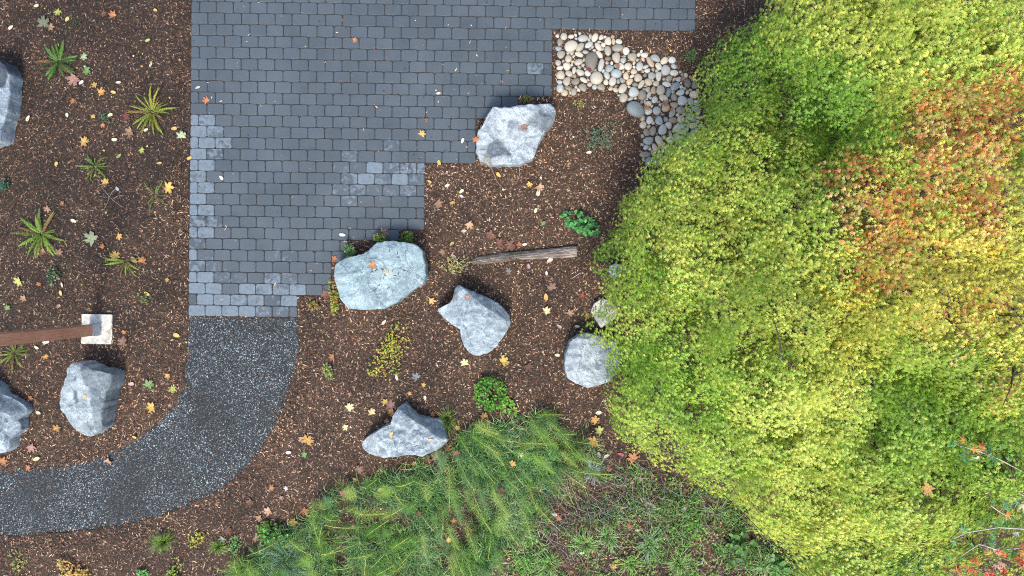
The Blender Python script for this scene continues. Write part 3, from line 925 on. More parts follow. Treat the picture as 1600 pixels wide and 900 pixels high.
GRN = np.array([.19, .37, .04]); LIM = np.array([.37, .54, .075]); YEL = np.array([.58, .65, .12]); ORG = np.array([.72, .22, .06]); RED = np.array([.50, .12, .07]); PCH = np.array([.68, .46, .18])
YZONES = [(1330, 20, 110, 1), (1470, 40, 120, 1), (1560, 20, 80, .8), (1430, 170, 70, .5), (1180, 220, 90, .5), (1100, 330, 100, .55), (1190, 400, 110, .7), (1090, 390, 80, .6), (1560, 420, 110, 1), (1480, 450, 110, 1), (1340, 560, 90, .7), (1130, 560, 100, .8),
          (1300, 640, 100, .7), (1250, 740, 110, .7), (1380, 830, 120, .8), (1590, 590, 50, 1), (1000, 420, 70, .4), (1010, 680, 90, .45), (1300, 470, 100, .55), (1280, 850, 80, .6)]
GZONES = [(1180, 110, 80, 1.0), (1290, 150, 60, 1), (1360, 200, 60, .9), (1340, 150, 50, 1), (1290, 290, 50, .4), (1040, 420, 40, .6), (960, 395, 40, 1), (1090, 560, 60, .5), (1030, 600, 70, .9), (1120, 640, 60, .6), (1500, 620, 80, .8), (1440, 700, 70, .5), (1560, 700, 80, .6), (1450, 560, 45, .9), (1530, 560, 50, .8), (1160, 500, 50, .4), (1390, 410, 50, .3), (1410, 640, 60, .7), (1150, 720, 60, .4), (1520, 110, 60, .5)]
RZONES = [(1540, 180, 50, .6), (1590, 480, 40, .45), (1575, 110, 40, .4), (1500, 150, 45, .6), (1590, 340, 50, .6), (1540, 470, 60, .35), (1460, 400, 50, .4), (1310, 285, 25, .5), (1370, 290, 60, 1.0), (1340, 300, 35, .8), (1400, 350, 55, .8), (1510, 190, 75, .75), (1560, 220, 60, .8), (1595, 130, 40, .9), (1480, 300, 60, .5), (1390, 440, 45, .6), (1330, 440, 40, .4), (1480, 520, 45, .55), (1580, 600, 35, .7), (1450, 210, 40, .4), (1560, 330, 60, .4)]
def zone(px, py, Z_):
    q = np.zeros(len(px))
    for x_, y_, r0, w_ in Z_: q += w_ * np.exp(-((px - x_) ** 2 + (py - y_) ** 2) / (r0 * r0))
    return q

def maple(label, lobes, trunk_px, group, seed, dens=1.0):
    r_ = np.random.default_rng(seed)
    base = W(*trunk_px, 0)
    t0 = thing('maple_tree', label, 'tree', (base.x, base.y, 0), 0, group)
    b0 = np.array([base.x, base.y, 0.])
    PP = []; AA = []; NN = []; SS = []; CC = []
    anchor = []
    lobes = [(q[0], q[1], max(.6, q[2] + r_.uniform(-.28, .28)) if q[0] > 1040 else q[2], q[3], q[4]) for q in lobes]
    allc = np.array([list(W(q[0], q[1], q[2])) for q in lobes])
    for li, (lx, ly, lz, lr, fl) in enumerate(lobes):
        c_ = allc[li]; s = (H - lz) / H / PPM * 1.0
        rw = lr * s; rh = rw * fl
        anchor.append(c_ - np.array([0, 0, rh * .9]))
        area = math.pi * rw * rw * 2.0
        ns = int(area * 60 * dens)
        # spray origins on the dome
        u_ = r_.random(ns); zc = 1 - u_ * 1.12; ph = r_.uniform(0, TAU, ns)
        st = np.sqrt(np.maximum(0, 1 - zc * zc))
        lump = .88 + .28 * vn(ph * 1.6 + li, zc * 3 + li, 66)
        depth = np.where(r_.random(ns) < .62, 1.0, r_.uniform(.78, .97, ns)) * lump
        D_ = np.stack([st * np.cos(ph), st * np.sin(ph), zc], -1)
        P0 = (c_ - np.array([0, 0, rh]))[None] + D_ * np.array([rw, rw, rh])[None] * depth[:, None]
        n0 = D_ / np.array([rw, rw, rh]); n0 /= np.linalg.norm(n0, axis=1, keepdims=True)
        outd = D_[:, :2] * .8 + .75 * (P0[:, :2] - b0[:2]) / (np.linalg.norm(P0[:, :2] - b0[:2], axis=1, keepdims=True) + .1) + r_.normal(0, .25, (ns, 2))
        outd /= np.linalg.norm(outd, axis=1, keepdims=True) + 1e-9
        ax_ = np.concatenate([outd, np.zeros((ns, 1))], 1)
        ax_ = ax_ - n0 * (ax_ * n0).sum(1, keepdims=True) * .85
        ax_[:, 2] -= .12
        ax_ /= np.linalg.norm(ax_, axis=1, keepdims=True)
        nn = n0 * .6 + np.array([0, 0, .55]) + r_.normal(0, .16, (ns, 3)); nn -= ax_ * (nn * ax_).sum(1, keepdims=True); nn /= np.linalg.norm(nn, axis=1, keepdims=True)
        side = np.cross(nn, ax_)
        sprj = H / (H - P0[:, 2]) * PPM
        qx = 800 + P0[:, 0] * sprj; qy = 450 - P0[:, 1] * sprj
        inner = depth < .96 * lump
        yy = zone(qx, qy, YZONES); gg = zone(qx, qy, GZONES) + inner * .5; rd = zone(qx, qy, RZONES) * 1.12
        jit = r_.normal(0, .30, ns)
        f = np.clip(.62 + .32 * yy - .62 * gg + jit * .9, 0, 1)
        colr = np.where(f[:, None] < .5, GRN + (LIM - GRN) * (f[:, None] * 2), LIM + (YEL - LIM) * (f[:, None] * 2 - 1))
        gold = np.clip(.9 * zone(qx, qy, [(1560, 400, 160, 1), (1500, 480, 120, .8), (1590, 200, 120, .9), (1340, 560, 70, .5), (1330, 470, 60, .4), (1560, 600, 90, .8), (1450, 330, 110, .6)]) + r_.normal(0, .15, ns), 0, 1)
        colr = colr * (1 + gold[:, None] * np.array([.16, -.06, -.1])) * np.where((gold > .5)[:, None], 1.05, 1)
        kr = (rd + r_.normal(0, .22, ns)) > .74
        rc = r_.random(ns)
        rcol = np.where(rc[:, None] < .35, ORG, np.where(rc[:, None] < .6, RED, PCH)) * r_.uniform(.8, 1.15, (ns, 1))
        colg = colr.copy(); colr = np.where(kr[:, None], rcol * .85 + colr * .15, colr)
        NLf = 17
        for k in range(NLf):
            sp = (k + .5) / NLf
            ln = .21 * (r_.uniform(.8, 1.25, ns))
            sgn = 1 if k % 2 else -1
            wid = .10 * (1 - sp * .6) * (0 if k == NLf - 1 else 1) * r_.uniform(.4, 1.3, ns)
            Pk = P0 + ax_ * (sp * ln)[:, None] + side * (sgn * wid)[:, None] + nn * r_.normal(0, .014, ns)[:, None]
            Pk[:, 2] -= .05 * sp * sp
            an = sgn * r_.uniform(.1, .75, ns) * (1 - sp * .6) + r_.normal(0, .2, ns)
            Ak = ax_ * np.cos(an)[:, None] + side * np.sin(an)[:, None] - nn * r_.uniform(0, .35, ns)[:, None]
            Nk = nn + r_.normal(0, .2, (ns, 3))
            PP.append(Pk); AA.append(Ak); NN.append(Nk)
            SS.append(r_.uniform(.029, .047, ns))
            own = (r_.random(ns) < .34)[:, None]; cj = np.where(own & kr[:, None], colg, colr) * r_.uniform(.72, 1.25, (ns, 1)); 
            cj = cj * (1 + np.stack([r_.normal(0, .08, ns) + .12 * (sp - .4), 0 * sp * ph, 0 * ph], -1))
            CC.append(cj)
    P_ = np.concatenate(PP); 
    # outside the view the crown may be sparser
    sprj = H / (H - P_[:, 2]) * PPM
    qx = 800 + P_[:, 0] * sprj; qy = 450 - P_[:, 1] * sprj
    keep = ((qx < 1680) & (qy > -80) & (qy < 980)) | (r_.random(len(P_)) < .3)
    keep &= P_[:, 2] > .05
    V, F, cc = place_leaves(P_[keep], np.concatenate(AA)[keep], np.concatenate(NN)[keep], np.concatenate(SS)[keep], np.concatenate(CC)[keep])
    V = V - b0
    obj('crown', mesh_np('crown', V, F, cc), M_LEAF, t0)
    # trunks and limbs
    mb = MB(); rl = random.Random(seed)
    nstem = 3
    forks = []
    mean = Vector(tuple(np.array(anchor).mean(0) - b0))
    for s_ in range(nstem):
        a_ = TAU * s_ / nstem + rl.uniform(-.4, .4)
        P_l = [Vector((.06 * math.cos(a_), .06 * math.sin(a_), -.05)), Vector((.13 * math.cos(a_), .13 * math.sin(a_), .45)),
               Vector((.3 * math.cos(a_) + mean.x * .2, .3 * math.sin(a_) + mean.y * .2, .95))]
        mb.tube(P_l, [.075, .055, .042], (.5, .5, .5), 8)
        forks.append(P_l[-1])
    obj('trunk', mb.mesh('trunk', True), M_BARK, t0)
    for an_ in anchor:
        tgt = Vector(tuple(an_ - b0)); fk = min(forks, key=lambda q: (q - tgt).length)
        mb = MB()
        mid = fk.lerp(tgt, .5) + Vector((rl.gauss(0, .08), rl.gauss(0, .08), .12))
        mb.tube([fk, mid, tgt], [.036, .024, .012], (.5, .5, .5), 6)
        for _ in range(9):
            d_ = Vector((rl.gauss(0, 1), rl.gauss(0, 1), rl.uniform(.1, .9))).normalized() * rl.uniform(.25, .5)
            st_ = mid.lerp(tgt, rl.uniform(.3, 1))
            mb.tube([st_, st_ + d_ * .5 + Vector((0, 0, .04)), st_ + d_], [.009, .006, .003], (.5, .5, .5), 4)
        obj('limb', mb.mesh('limb', True), M_BARK, t0)
    return t0

maple('yellow-green maple crown in the corner beyond the river stones', [
    (1345, 15, 2.8, 98, .6), (1262, 50, 1.8, 50, .7), (1500, 90, 3.0, 80, .6), (1600, 60, 3, 80, .6), (1200, 860, .9, 34, .8) if False else (1480, 0, 3.0, 90, .6), (1430, 40, 3.1, 120, .6), (1530, 25, 3.2, 110, .6), (1460, 120, 2.9, 105, .6), (1380, 90, 2.8, 100, .6), (1560, 90, 3.0, 90, .6), (1285, 5, 2.2, 56, .7),
    (1185, 118, 1.3, 64, .7), (1235, 85, 1.6, 70, .7), (1168, 150, 1.1, 42, .7), (1290, 140, 1.7, 80, .7), (1370, 190, 1.9, 75, .7), (1300, 200, 1.7, 70, .7), (1620, 30, 3.0, 100, .6), (1650, 120, 2.9, 90, .6), (1420, -60, 2.8, 90, .6), (1550, -60, 3, 100, .6), (1160, 70, 1.0, 26, .8)],
    (1390, 130), 'maple trees with autumn foliage', 1)
maple('maple with orange-red tinges in the thick of the yellow-green foliage', [
    (1370, 310, 3.1, 80, .6), (1440, 250, 3.1, 85, .6), (1510, 190, 3.1, 95, .6), (1450, 350, 3.1, 90, .6), (1540, 290, 3.2, 100, .6), (1590, 200, 3.1, 80, .6), (1490, 430, 3.2, 110, .6), (1580, 400, 3.2, 110, .6), (1390, 430, 2.8, 85, .6),
    (1500, 500, 3.1, 85, .6), (1590, 500, 3.1, 80, .6), (1450, 180, 2.7, 60, .6), (1560, 560, 2.7, 70, .6), (1620, 320, 3, 80, .6), (1440, 500, 2.8, 80, .6), (1570, 130, 3, 70, .6), (1660, 300, 3, 100, .6), (1670, 440, 3, 100, .6), (1610, 590, 2.9, 50, .6)],
    (1520, 340), 'maple trees with autumn foliage', 2)
maple('broad low maple spreading lime-green leaves over the mulch and boulders', [
    (1072, 312, 1.4, 62, .8), (1020, 335, 1.1, 38, .8), (1150, 232, 1.6, 80, .7), (1210, 230, 2.0, 90, .7), (1115, 295, 2.0, 88, .7), (1180, 320, 2.4, 105, .7), (1270, 280, 2.4, 90, .7), (1300, 360, 2.5, 95, .7),
    (972, 400, .7, 30, .9), (1068, 352, 1.8, 72, .8), (1034, 400, 1.6, 62, .8), (1098, 400, 2.2, 88, .7), (1180, 430, 2.6, 110, .7), (1290, 450, 2.7, 100, .7), (1014, 455, 1.3, 44, .9), (1022, 520, 1.3, 44, .9), (1040, 500, 2.0, 90, .8), (1130, 520, 2.4, 110, .7), (998, 575, 1.0, 36, .8)],
    (1180, 380), 'maple trees with autumn foliage', 3)
maple('maple spilling foliage over the weedy strip and the low shrubs below', [
    (1240, 560, 2.7, 115, .7), (1370, 550, 2.7, 110, .7), (1022, 618, 1.3, 56, .8), (1090, 600, 1.8, 86, .8), (1084, 668, 1.4, 74, .8), (1165, 655, 2.0, 96, .7), (1015, 655, 1.0, 44, .8), (1270, 660, 2.4, 108, .7), (1400, 660, 2.4, 115, .7), (1160, 725, 1.4, 62, .8),
    (1255, 765, 1.7, 76, .7), (1320, 770, 2.1, 110, .7), (1440, 770, 2.2, 110, .7), (1500, 620, 2.4, 85, .6), (1570, 680, 2.2, 85, .6), (1300, 845, 1.3, 56, .8), (1365, 870, 1.7, 92, .7), (1470, 870, 1.8, 100, .7), (1560, 800, 1.7, 90, .6), (1640, 700, 2.2, 90, .6), (1500, 700, 2.2, 80, .6), (1470, 640, 2.4, 80, .6), (1600, 640, 2.3, 80, .6), (1590, 710, 2.1, 70, .6), (1500, 770, 2.0, 90, .6), (1600, 760, 1.9, 80, .6), (1560, 620, 2.4, 80, .6), (1340, 620, 2.4, 80, .6), (1560, 880, 1.6, 80, .6), (1240, 815, 1.1, 36, .8), (1310, 760, 1.9, 80, .7), (1200, 700, 1.7, 70, .8), (1390, 740, 2.0, 90, .7), (1530, 740, 2.0, 80, .7), (1400, 960, 1.6, 90, .7), (1350, 940, 1.3, 70, .7)],
    (1330, 700), 'maple trees with autumn foliage', 4)

# ------------------------------------------------------------------ ferns
def frond_mesh(L, wmax, n, seed, arch):
    r_ = random.Random(seed); mb = MB()
    pts = []
    for i in range(n + 1):
        q = i / n
        pts.append(Vector((L * math.sin(min(1.5, q * 1.35)) / math.sin(1.35) * 1.0 if False else L * (q - .12 * q ** 3), .04 * math.sin(q * 2 + seed) * q, .03 + arch * math.sin(q * 2.3) * (1) - .05 * q * q)))
    mb.tube(pts[::3] + [pts[-1]], [.0035] * (len(pts[::3]) + 1), (.55, .6, .5), 3)
    for i in range(1, n + 1):
        q = i / n
        wl = wmax * (math.sin(math.pi * min(1, q * .92 + .12)) ** .6) * (1 - .5 * q)
        d_ = (pts[i] - pts[i - 1]).normalized()
        side = Vector((-d_.y, d_.x, 0)).normalized()
        ww = L / n * .46
        for sgn in (1, -1):
            tip = pts[i] + side * sgn * wl * r_.uniform(.85, 1.1) + d_ * wl * .35 + Vector((0, 0, r_.uniform(-.25, .12) * wl))
            a_ = pts[i] - d_ * ww; b_ = pts[i] + d_ * ww
            m_ = (a_ + tip) / 2 + Vector((0, 0, .003)) + side * sgn * wl * .1
            sh = r_.uniform(.8, 1.15) * (.8 + .35 * q)
            mb.add([a_, b_, tip + d_ * ww * .4, tip - d_ * ww * .2], [[0, 1, 2, 3]], (sh, sh, sh * .9))
    return mb.mesh('frond')
FR = [frond_mesh(1.0, .095, 26, s_, .16) for s_ in range(4)] + [frond_mesh(1.0, .075, 22, 9, .26), frond_mesh(1.0, .10, 24, 11, .08)]
def fern(px, py, rpx, n, colr, label, seed, skip=None, sc=1.0, spread=.25):
    p_ = W(px, py, .0); z = float(gh(p_.x, p_.y))
    t_ = thing('fern', label, 'fern', (p_.x, p_.y, z), 0, 'sword ferns in the dark mulch bed')
    r_ = random.Random(seed)
    for i in range(n):
        a_ = TAU * i / n + r_.gauss(0, .26)
        if skip and skip[0] < math.degrees(a_) % 360 < skip[1]: continue
        L = rpx / PPM * r_.uniform(.62, 1.12)
        if i % 4 == 3: L *= .65
        o = obj('frond', FR[r_.randrange(6)], M_FERN, t_, (.02 * math.cos(a_), .02 * math.sin(a_), 0))
        o.scale = (L, L * sc, L * r_.uniform(.8, 1.5)); o.rotation_euler = (r_.gauss(0, .2), -r_.uniform(.05, .35) if i % 4 == 3 else 0, a_)
        k = r_.uniform(.45, 1.05); o.color = (colr[0] * k * r_.uniform(.85, 1.25), colr[1] * k, colr[2] * k, 1)
        if i % 9 == 4: o.color = (.22, .12, .05, 1); o['label'] = 'withered brown frond'
    return t_
fern(94, 98, 36, 26, (.09, .24, .035), 'dark green fern with glossy fronds beside the pinkish fallen leaves', 1, sc=.95)
fern(240, 176, 41, 25, (.36, .44, .05), 'yellow-green fern closest to the paver edge', 2, sc=.62)
fern(150, 260, 29, 19, (.15, .30, .05), 'small mid-green fern with rusty centre amid the dark mulch', 3, sc=.8)
fern(244, 306, 28, 14, (.15, .28, .04), 'sparse thin fern beside a large yellow maple leaf', 4, sc=.6, skip=(150, 215))
fern(66, 366, 42, 28, (.22, .38, .05), 'bushy bright green fern with tan leaves at its foot', 5, sc=.8)
fern(199, 408, 36, 18, (.28, .42, .06), 'lopsided fern with a yellow maple leaf caught in it', 6, sc=.7, skip=(20, 140))
fern(24, 552, 32, 18, (.28, .42, .05), 'small fern half hidden below the timber post at the frame edge', 7, sc=.7)

# ------------------------------------------------------------------ small plants
def leaf_cluster(name, n, rx, ry, h, leaf, cols, seed, shape='round', clumps=1):
    """foliage of small leaves on fine stems"""
    r_ = random.Random(seed); mb = MB(); st = MB()
    cl = [(0, 0)] + [(r_.uniform(-.6, .6) * rx, r_.uniform(-.6, .6) * ry) for _ in range(clumps - 1)]
    for cx, cy in cl: st.tube([(cx * .4, cy * .4, -.02), (cx, cy, h * .6)], [.006, .003], (.12, .07, .04), 4)
    for i in range(n):
        a_ = r_.uniform(0, TAU); q = math.sqrt(r_.random())
        if len(cl) > 1:
            kx, ky = cl[i % len(cl)]; f_ = .42 + .1 * math.sin((i % len(cl)) * 2.3)
        else: kx = ky = 0; f_ = 1.0
        x = kx * 1.0 + rx * f_ * q * math.cos(a_); y = ky * 1.0 + ry * f_ * q * math.sin(a_)
        if len(cl) > 1: x += rx * .04 * r_.gauss(0, 1); y += ry * .04 * r_.gauss(0, 1)
        z = h * (1 - q * q * .7) * r_.uniform(.45, 1.05) * (.7 + .3 * math.cos((i % len(cl)) * 1.7) ** 2) + .01
        c_ = np.array(cols[r_.randrange(len(cols))]) * r_.uniform(.75, 1.25)
        d_ = Vector((math.cos(a_) + r_.gauss(0, .5), math.sin(a_) + r_.gauss(0, .5), r_.uniform(-.3, .5))).normalized()
        s_ = Vector((-d_.y, d_.x, r_.gauss(0, .3))).normalized()
        L = leaf * r_.uniform(.7, 1.3); p_ = Vector((x, y, z))
        if i % 6 == 0: st.tube([(x * .3, y * .3, 0), (x * .8, y * .8, z * .8), (x, y, z)], [.003, .002, .0015], (.16, .10, .05), 3)
        wl = L * (.34 if shape == 'round' else .16)
        up = d_.cross(s_) * L * .1
        mb.add([p_, p_ + d_ * L * .35 + s_ * wl + up, p_ + d_ * L * .75 + s_ * wl * .8, p_ + d_ * L, p_ + d_ * L * .75 - s_ * wl * .8, p_ + d_ * L * .35 - s_ * wl + up],
               [[0, 1, 2, 3], [0, 3, 4, 5]], c_)
    return mb.mesh(name), st.mesh('stem')
def plant(name, cat, label, px, py, rxp, ryp, h, n, leaf, cols, seed, shape='round', clumps=3, group=None, rz=0):
    p_ = W(px, py, h * .5)
    t_ = thing(name, label, cat, (p_.x, p_.y, float(gh(p_.x, p_.y)) - .005), rz, group)
    f_, s_ = leaf_cluster('foliage', n, rxp / PPM, ryp / PPM, h, leaf, cols, seed, shape, clumps)
    obj('foliage', f_, M_PLANT, t_); obj('stem', s_, M_STEM, t_)
    return t_
BG = [(.07, .24, .03), (.10, .30, .04), (.05, .17, .03)]
YG = [(.40, .42, .05), (.30, .36, .05), (.5, .42, .08), (.2, .28, .04)]
plant('leafy_plant', 'plant', 'bright green leafy clump beyond the end of the log', 912, 351, 34, 24, .20, 170, .05, [(.06, .26, .07), (.09, .33, .09), (.05, .19, .05), (.12, .38, .10)], 1)
plant('low_shrub', 'shrub', 'yellow-green low shrub on bare mulch beyond the path bend', 604, 550, 34, 46, .17, 420, .028, YG + [(.45, .22, .07)], 2, clumps=7)
plant('low_shrub', 'shrub', 'compact vivid green round bush just above the horsetails', 766, 616, 24, 26, .24, 420, .033, [(.09, .28, .02), (.13, .36, .03), (.05, .19, .02)], 3, clumps=1)
plant('blue_green_plant', 'plant', 'sprawling blue-green plant with brown dead leaf below the river stones', 938, 212, 28, 26, .12, 330, .036, [(.10, .21, .13), (.14, .27, .17), (.07, .15, .09), (.25, .15, .08)], 4, shape='thin', clumps=6)
plant('small_plant', 'plant', 'tiny green tuft between the river stones and the maple', 1077, 92, 14, 14, .12, 150, .03, [(.10, .22, .05), (.14, .26, .08)], 5, shape='thin')
plant('small_plant', 'plant', 'withering variegated plant with bare twigs off the blunt end of the blue-green boulder', 713, 417, 25, 18, .13, 130, .034, [(.40, .42, .18), (.28, .33, .12), (.5, .42, .10)], 6, clumps=6, shape='thin')
plant('small_plant', 'plant', 'green tuft in the mulch notch behind the blue-green boulder', 637, 367, 15, 11, .14, 170, .03, [(.10, .22, .02), (.20, .28, .03), (.06, .13, .02)], 7)
plant('small_plant', 'plant', 'yellowing green plant pressed against the top of the blue-green boulder', 597, 374, 15, 9, .22, 130, .03, [(.16, .26, .03), (.4, .36, .05), (.07, .14, .02)], 8)
plant('small_plant', 'plant', 'green leafy sprig on the pavers touching the blue-green boulder', 548, 393, 13, 12, .2, 100, .04, [(.09, .22, .06), (.26, .36, .10), (.05, .12, .03)], 9)
plant('small_plant', 'plant', 'straggly yellow and green plant along the paver-side end of the blue-green boulder', 522, 466, 9, 30, .16, 210, .032, [(.42, .38, .04), (.22, .3, .03), (.32, .16, .05), (.12, .2, .03)], 10, clumps=7)
plant('small_plant', 'plant', 'small red-brown and green seedling at the paver corner by the path', 490, 478, 14, 12, .08, 70, .025, [(.16, .22, .04), (.3, .14, .06), (.36, .3, .05)], 11)
plant('small_plant', 'plant', 'small green plant under an orange leaf close to the path edge', 512, 580, 13, 15, .10, 120, .03, [(.26, .32, .06), (.3, .3, .16), (.12, .2, .04)], 12)
plant('small_plant', 'plant', 'low yellow-green sprout beside the lone grass tuft', 308, 843, 17, 15, .07, 90, .028, [(.34, .36, .04), (.45, .40, .05), (.2, .24, .04)], 13, clumps=4)
plant('small_plant', 'plant', 'green clover-like weed at the edge of the tall weeds', 366, 856, 15, 20, .08, 80, .032, [(.10, .26, .05), (.14, .32, .08)], 14, clumps=5)
plant('small_plant', 'plant', 'faint blue-green seedling between the two yellow fallen leaves', 162, 181, 13, 12, .06, 60, .03, [(.07, .14, .08), (.10, .18, .10)], 15, shape='thin')
plant('small_plant', 'plant', 'dull grey-green seedling near the top of the dark bed', 120, 37, 13, 10, .05, 60, .025, [(.04, .07, .03), (.06, .09, .04)], 16, shape='thin')
plant('small_plant', 'plant', 'dark green sprig below the bushy bright fern', 81, 430, 13, 16, .08, 70, .032, [(.03, .10, .05), (.06, .14, .06), (.2, .2, .1)], 17, clumps=5)
plant('small_plant', 'plant', 'scattered tiny green weed between the lopsided fern and the pavers', 230, 465, 15, 16, .04, 45, .025, [(.08, .14, .06), (.14, .2, .06)], 18, clumps=6)
plant('small_plant', 'plant', 'dark teal seedling at the frame edge below the dark wet boulder', 4, 290, 10, 14, .08, 50, .032, [(.03, .10, .06), (.05, .14, .08)], 19)
plant('small_plant', 'plant', 'thin yellow-green weed tucked at the top edge of the jagged boulder', 818, 156, 14, 6, .06, 70, .024, [(.24, .22, .05), (.16, .18, .04)], 20, clumps=3)
plant('small_plant', 'plant', 'yellowish weed under the cream river stones', 906, 163, 9, 10, .04, 40, .024, [(.34, .30, .08), (.2, .22, .06)], 21, clumps=4)
plant('low_shrub', 'shrub', 'orange and yellow low plant at the bottom edge below the path', 116, 893, 26, 20, .12, 280, .032, [(.55, .28, .10), (.6, .36, .14), (.45, .42, .06)], 22, clumps=6)
plant('small_plant', 'plant', 'yellow-green weed climbing from the bottom edge between orange plant and grass tuft', 268, 896, 14, 24, .10, 110, .03, [(.38, .4, .05), (.16, .3, .06)], 23, clumps=5)
plant('small_plant', 'plant', 'little bright green weed at the bottom edge', 222, 897, 10, 6, .06, 50, .032, [(.1, .3, .07), (.14, .36, .1)], 24)
plant('small_plant', 'plant', 'pale yellowish weed patch beyond the path at the bottom corner', 28, 880, 15, 20, .05, 80, .026, [(.3, .3, .07), (.2, .26, .06)], 25, clumps=6)
plant('leafy_plant', 'plant', 'bright green broadleaf clump at the mulch-side tip of the horsetails', 437, 842, 36, 26, .22, 330, .05, [(.10, .30, .04), (.16, .40, .06), (.06, .2, .03)], 26, clumps=6)
plant('leafy_plant', 'plant', 'scrap of fresh green leaves beside the compact round bush', 792, 636, 16, 15, .10, 60, .05, [(.12, .32, .05), (.24, .42, .05)], 27, clumps=4)
plant('small_plant', 'plant', 'mossy tuft on the notch of the heart-shaped boulder', 713, 461, 5, 8, .36, 60, .026, [(.18, .18, .04), (.12, .14, .03)], 28, shape='thin')

# grass tufts
def tuft_mesh(n, rad, hgt, cols, seed, width=.004, lean=1.0, name='blades'):
    r_ = np.random.default_rng(seed)
    a_ = r_.uniform(0, TAU, n); q = np.sqrt(r_.random(n)) * rad * .25
    L = r_.uniform(.3, 1.15, n) * rad * (.7 + .5 * np.sin(a_ * 2 + seed)) ** .5; hh = r_.uniform(.5, 1.1, n) * hgt
    bx, by = q * np.cos(a_), q * np.sin(a_)
    da = a_ + r_.normal(0, .7, n); dx, dy = np.cos(da), np.sin(da)
    V = np.zeros((n, 7, 3))
    for k, (s_, w_) in enumerate(((0, 1), (.4, .9), (.75, .6))):
        px = bx + dx * L * s_ ** 1.3 * lean; py = by + dy * L * s_ ** 1.3 * lean
        pz = hh * math.sin(s_ * 2.2) / 1.0
        V[:, 2 * k] = np.stack([px - dy * width * w_, py + dx * width * w_, pz], -1)
        V[:, 2 * k + 1] = np.stack([px + dy * width * w_, py - dx * width * w_, pz], -1)
    V[:, 6] = np.stack([bx + dx * L * lean, by + dy * L * lean, hh * .75], -1)
    Ft = np.array([(0, 1, 3), (0, 3, 2), (2, 3, 5), (2, 5, 4), (4, 5, 6)])
    F = (Ft[None] + (np.arange(n) * 7)[:, None, None]).reshape(-1, 3)
    C_ = np.array(cols)[r_.integers(0, len(cols), n)] * r_.uniform(.7, 1.3, (n, 1))
    return mesh_np(name, V.reshape(-1, 3), F, np.repeat(C_, 7, 0))
GC = [(.12, .24, .035), (.18, .31, .05), (.08, .17, .03), (.28, .34, .08)]
def tuft(px, py, rp, h, n, label, cols=GC, seed=0, group=None, wd=.003):
    p_ = W(px, py, h * .3)
    o = obj('grass_tuft', tuft_mesh(n, rp / PPM, h, cols, seed, wd, name='grass_tuft'), M_GRASS, loc=(p_.x, p_.y, float(gh(p_.x, p_.y))))
    return tag(o, label, 'grass tuft', group)
tuft(256, 846, 23, .12, 260, 'soft green grass tuft alone on the mulch below the path', seed=1, wd=.002)
tuft(342, 853, 17, .12, 200, 'smaller grass tuft beside the pale fallen leaf near the tall weeds', seed=2, wd=.002)
tuft(385, 888, 30, .20, 260, 'green grass tuft at the bottom edge where the weeds begin', seed=3)
tuft(455, 873, 42, .26, 260, 'blue-green sedge tuft draping below the broadleaf clump', [(.10, .20, .14), (.14, .25, .18), (.07, .14, .10)], 4)
tuft(700, 655, 26, .18, 130, 'wispy grass tuft rising beside the tip of the wedge-shaped boulder', seed=5, wd=.002)

for i_, (tx, ty, tr, tn, tc, tlab) in enumerate([
    (915, 850, 34, 110, [(.22, .42, .09), (.3, .5, .14), (.14, .3, .06)], 'bright green grass tuft below the orange leaf at the bare patch'),
    (950, 838, 26, 80, [(.28, .46, .16), (.2, .36, .1)], 'pale green grass tuft beside the small red leaf in the weeds'),
    (1015, 850, 30, 90, [(.18, .34, .14), (.24, .4, .2)], 'blue-green grass tuft in the middle of the weedy strip'),
    (1060, 880, 30, 90, [(.36, .42, .16), (.22, .38, .1)], 'straw-tipped grass tuft near the bottom edge of the weedy strip'),
    (860, 880, 28, 80, [(.16, .34, .06), (.22, .4, .08)], 'mid-green grass tuft at the bottom edge beside the dark hollow'),
    (985, 880, 24, 70, [(.3, .5, .1), (.2, .4, .07)], 'lime grass tuft next to the orange-yellow leaf at the bottom edge'),
    (1120, 800, 26, 70, [(.16, .32, .07), (.3, .36, .14)], 'ragged grass tuft at the maple edge beside two white petals'),
    (1010, 790, 22, 50, [(.4, .44, .24), (.26, .4, .14)], 'yellowing grass tuft on the heap of dead stems'),
    (925, 735, 24, 70, [(.46, .54, .58), (.34, .4, .44), (.2, .3, .2)], 'silvery blue grass tuft lying over the dead stems'),
    (1190, 880, 28, 90, [(.46, .44, .26), (.22, .38, .1)], 'straw-and-green grass tuft by the broad-leaved weed')]):
    tuft(tx, ty, tr, .09, tn, tlab, tc, 40 + i_, wd=.0034)
plant('broad_leaved_weed', 'plant', 'broad-leaved dark green weed emerging from under the maple at the weedy strip', 1160, 850, 30, 34, .18, 46, .085, [(.06, .15, .03), (.10, .22, .05), (.15, .26, .07)], 31, clumps=4)
plant('broad_leaved_weed', 'plant', 'small clump of mid-green broad leaves at the bottom edge of the weedy strip', 1215, 890, 26, 20, .18, 45, .09, [(.10, .26, .05), (.16, .32, .1)], 32, clumps=3)
plant('creeping_weed', 'plant', 'bright yellow-green creeping weed left of the broad-leaved weed', 1080, 825, 34, 24, .06, 150, .03, [(.24, .46, .06), (.32, .52, .09), (.14, .34, .05)], 33, clumps=8)
plant('creeping_weed', 'plant', 'round-leaved creeping weed among the dead stems', 975, 800, 30, 22, .06, 110, .028, [(.2, .42, .07), (.3, .46, .12)], 34, clumps=8)

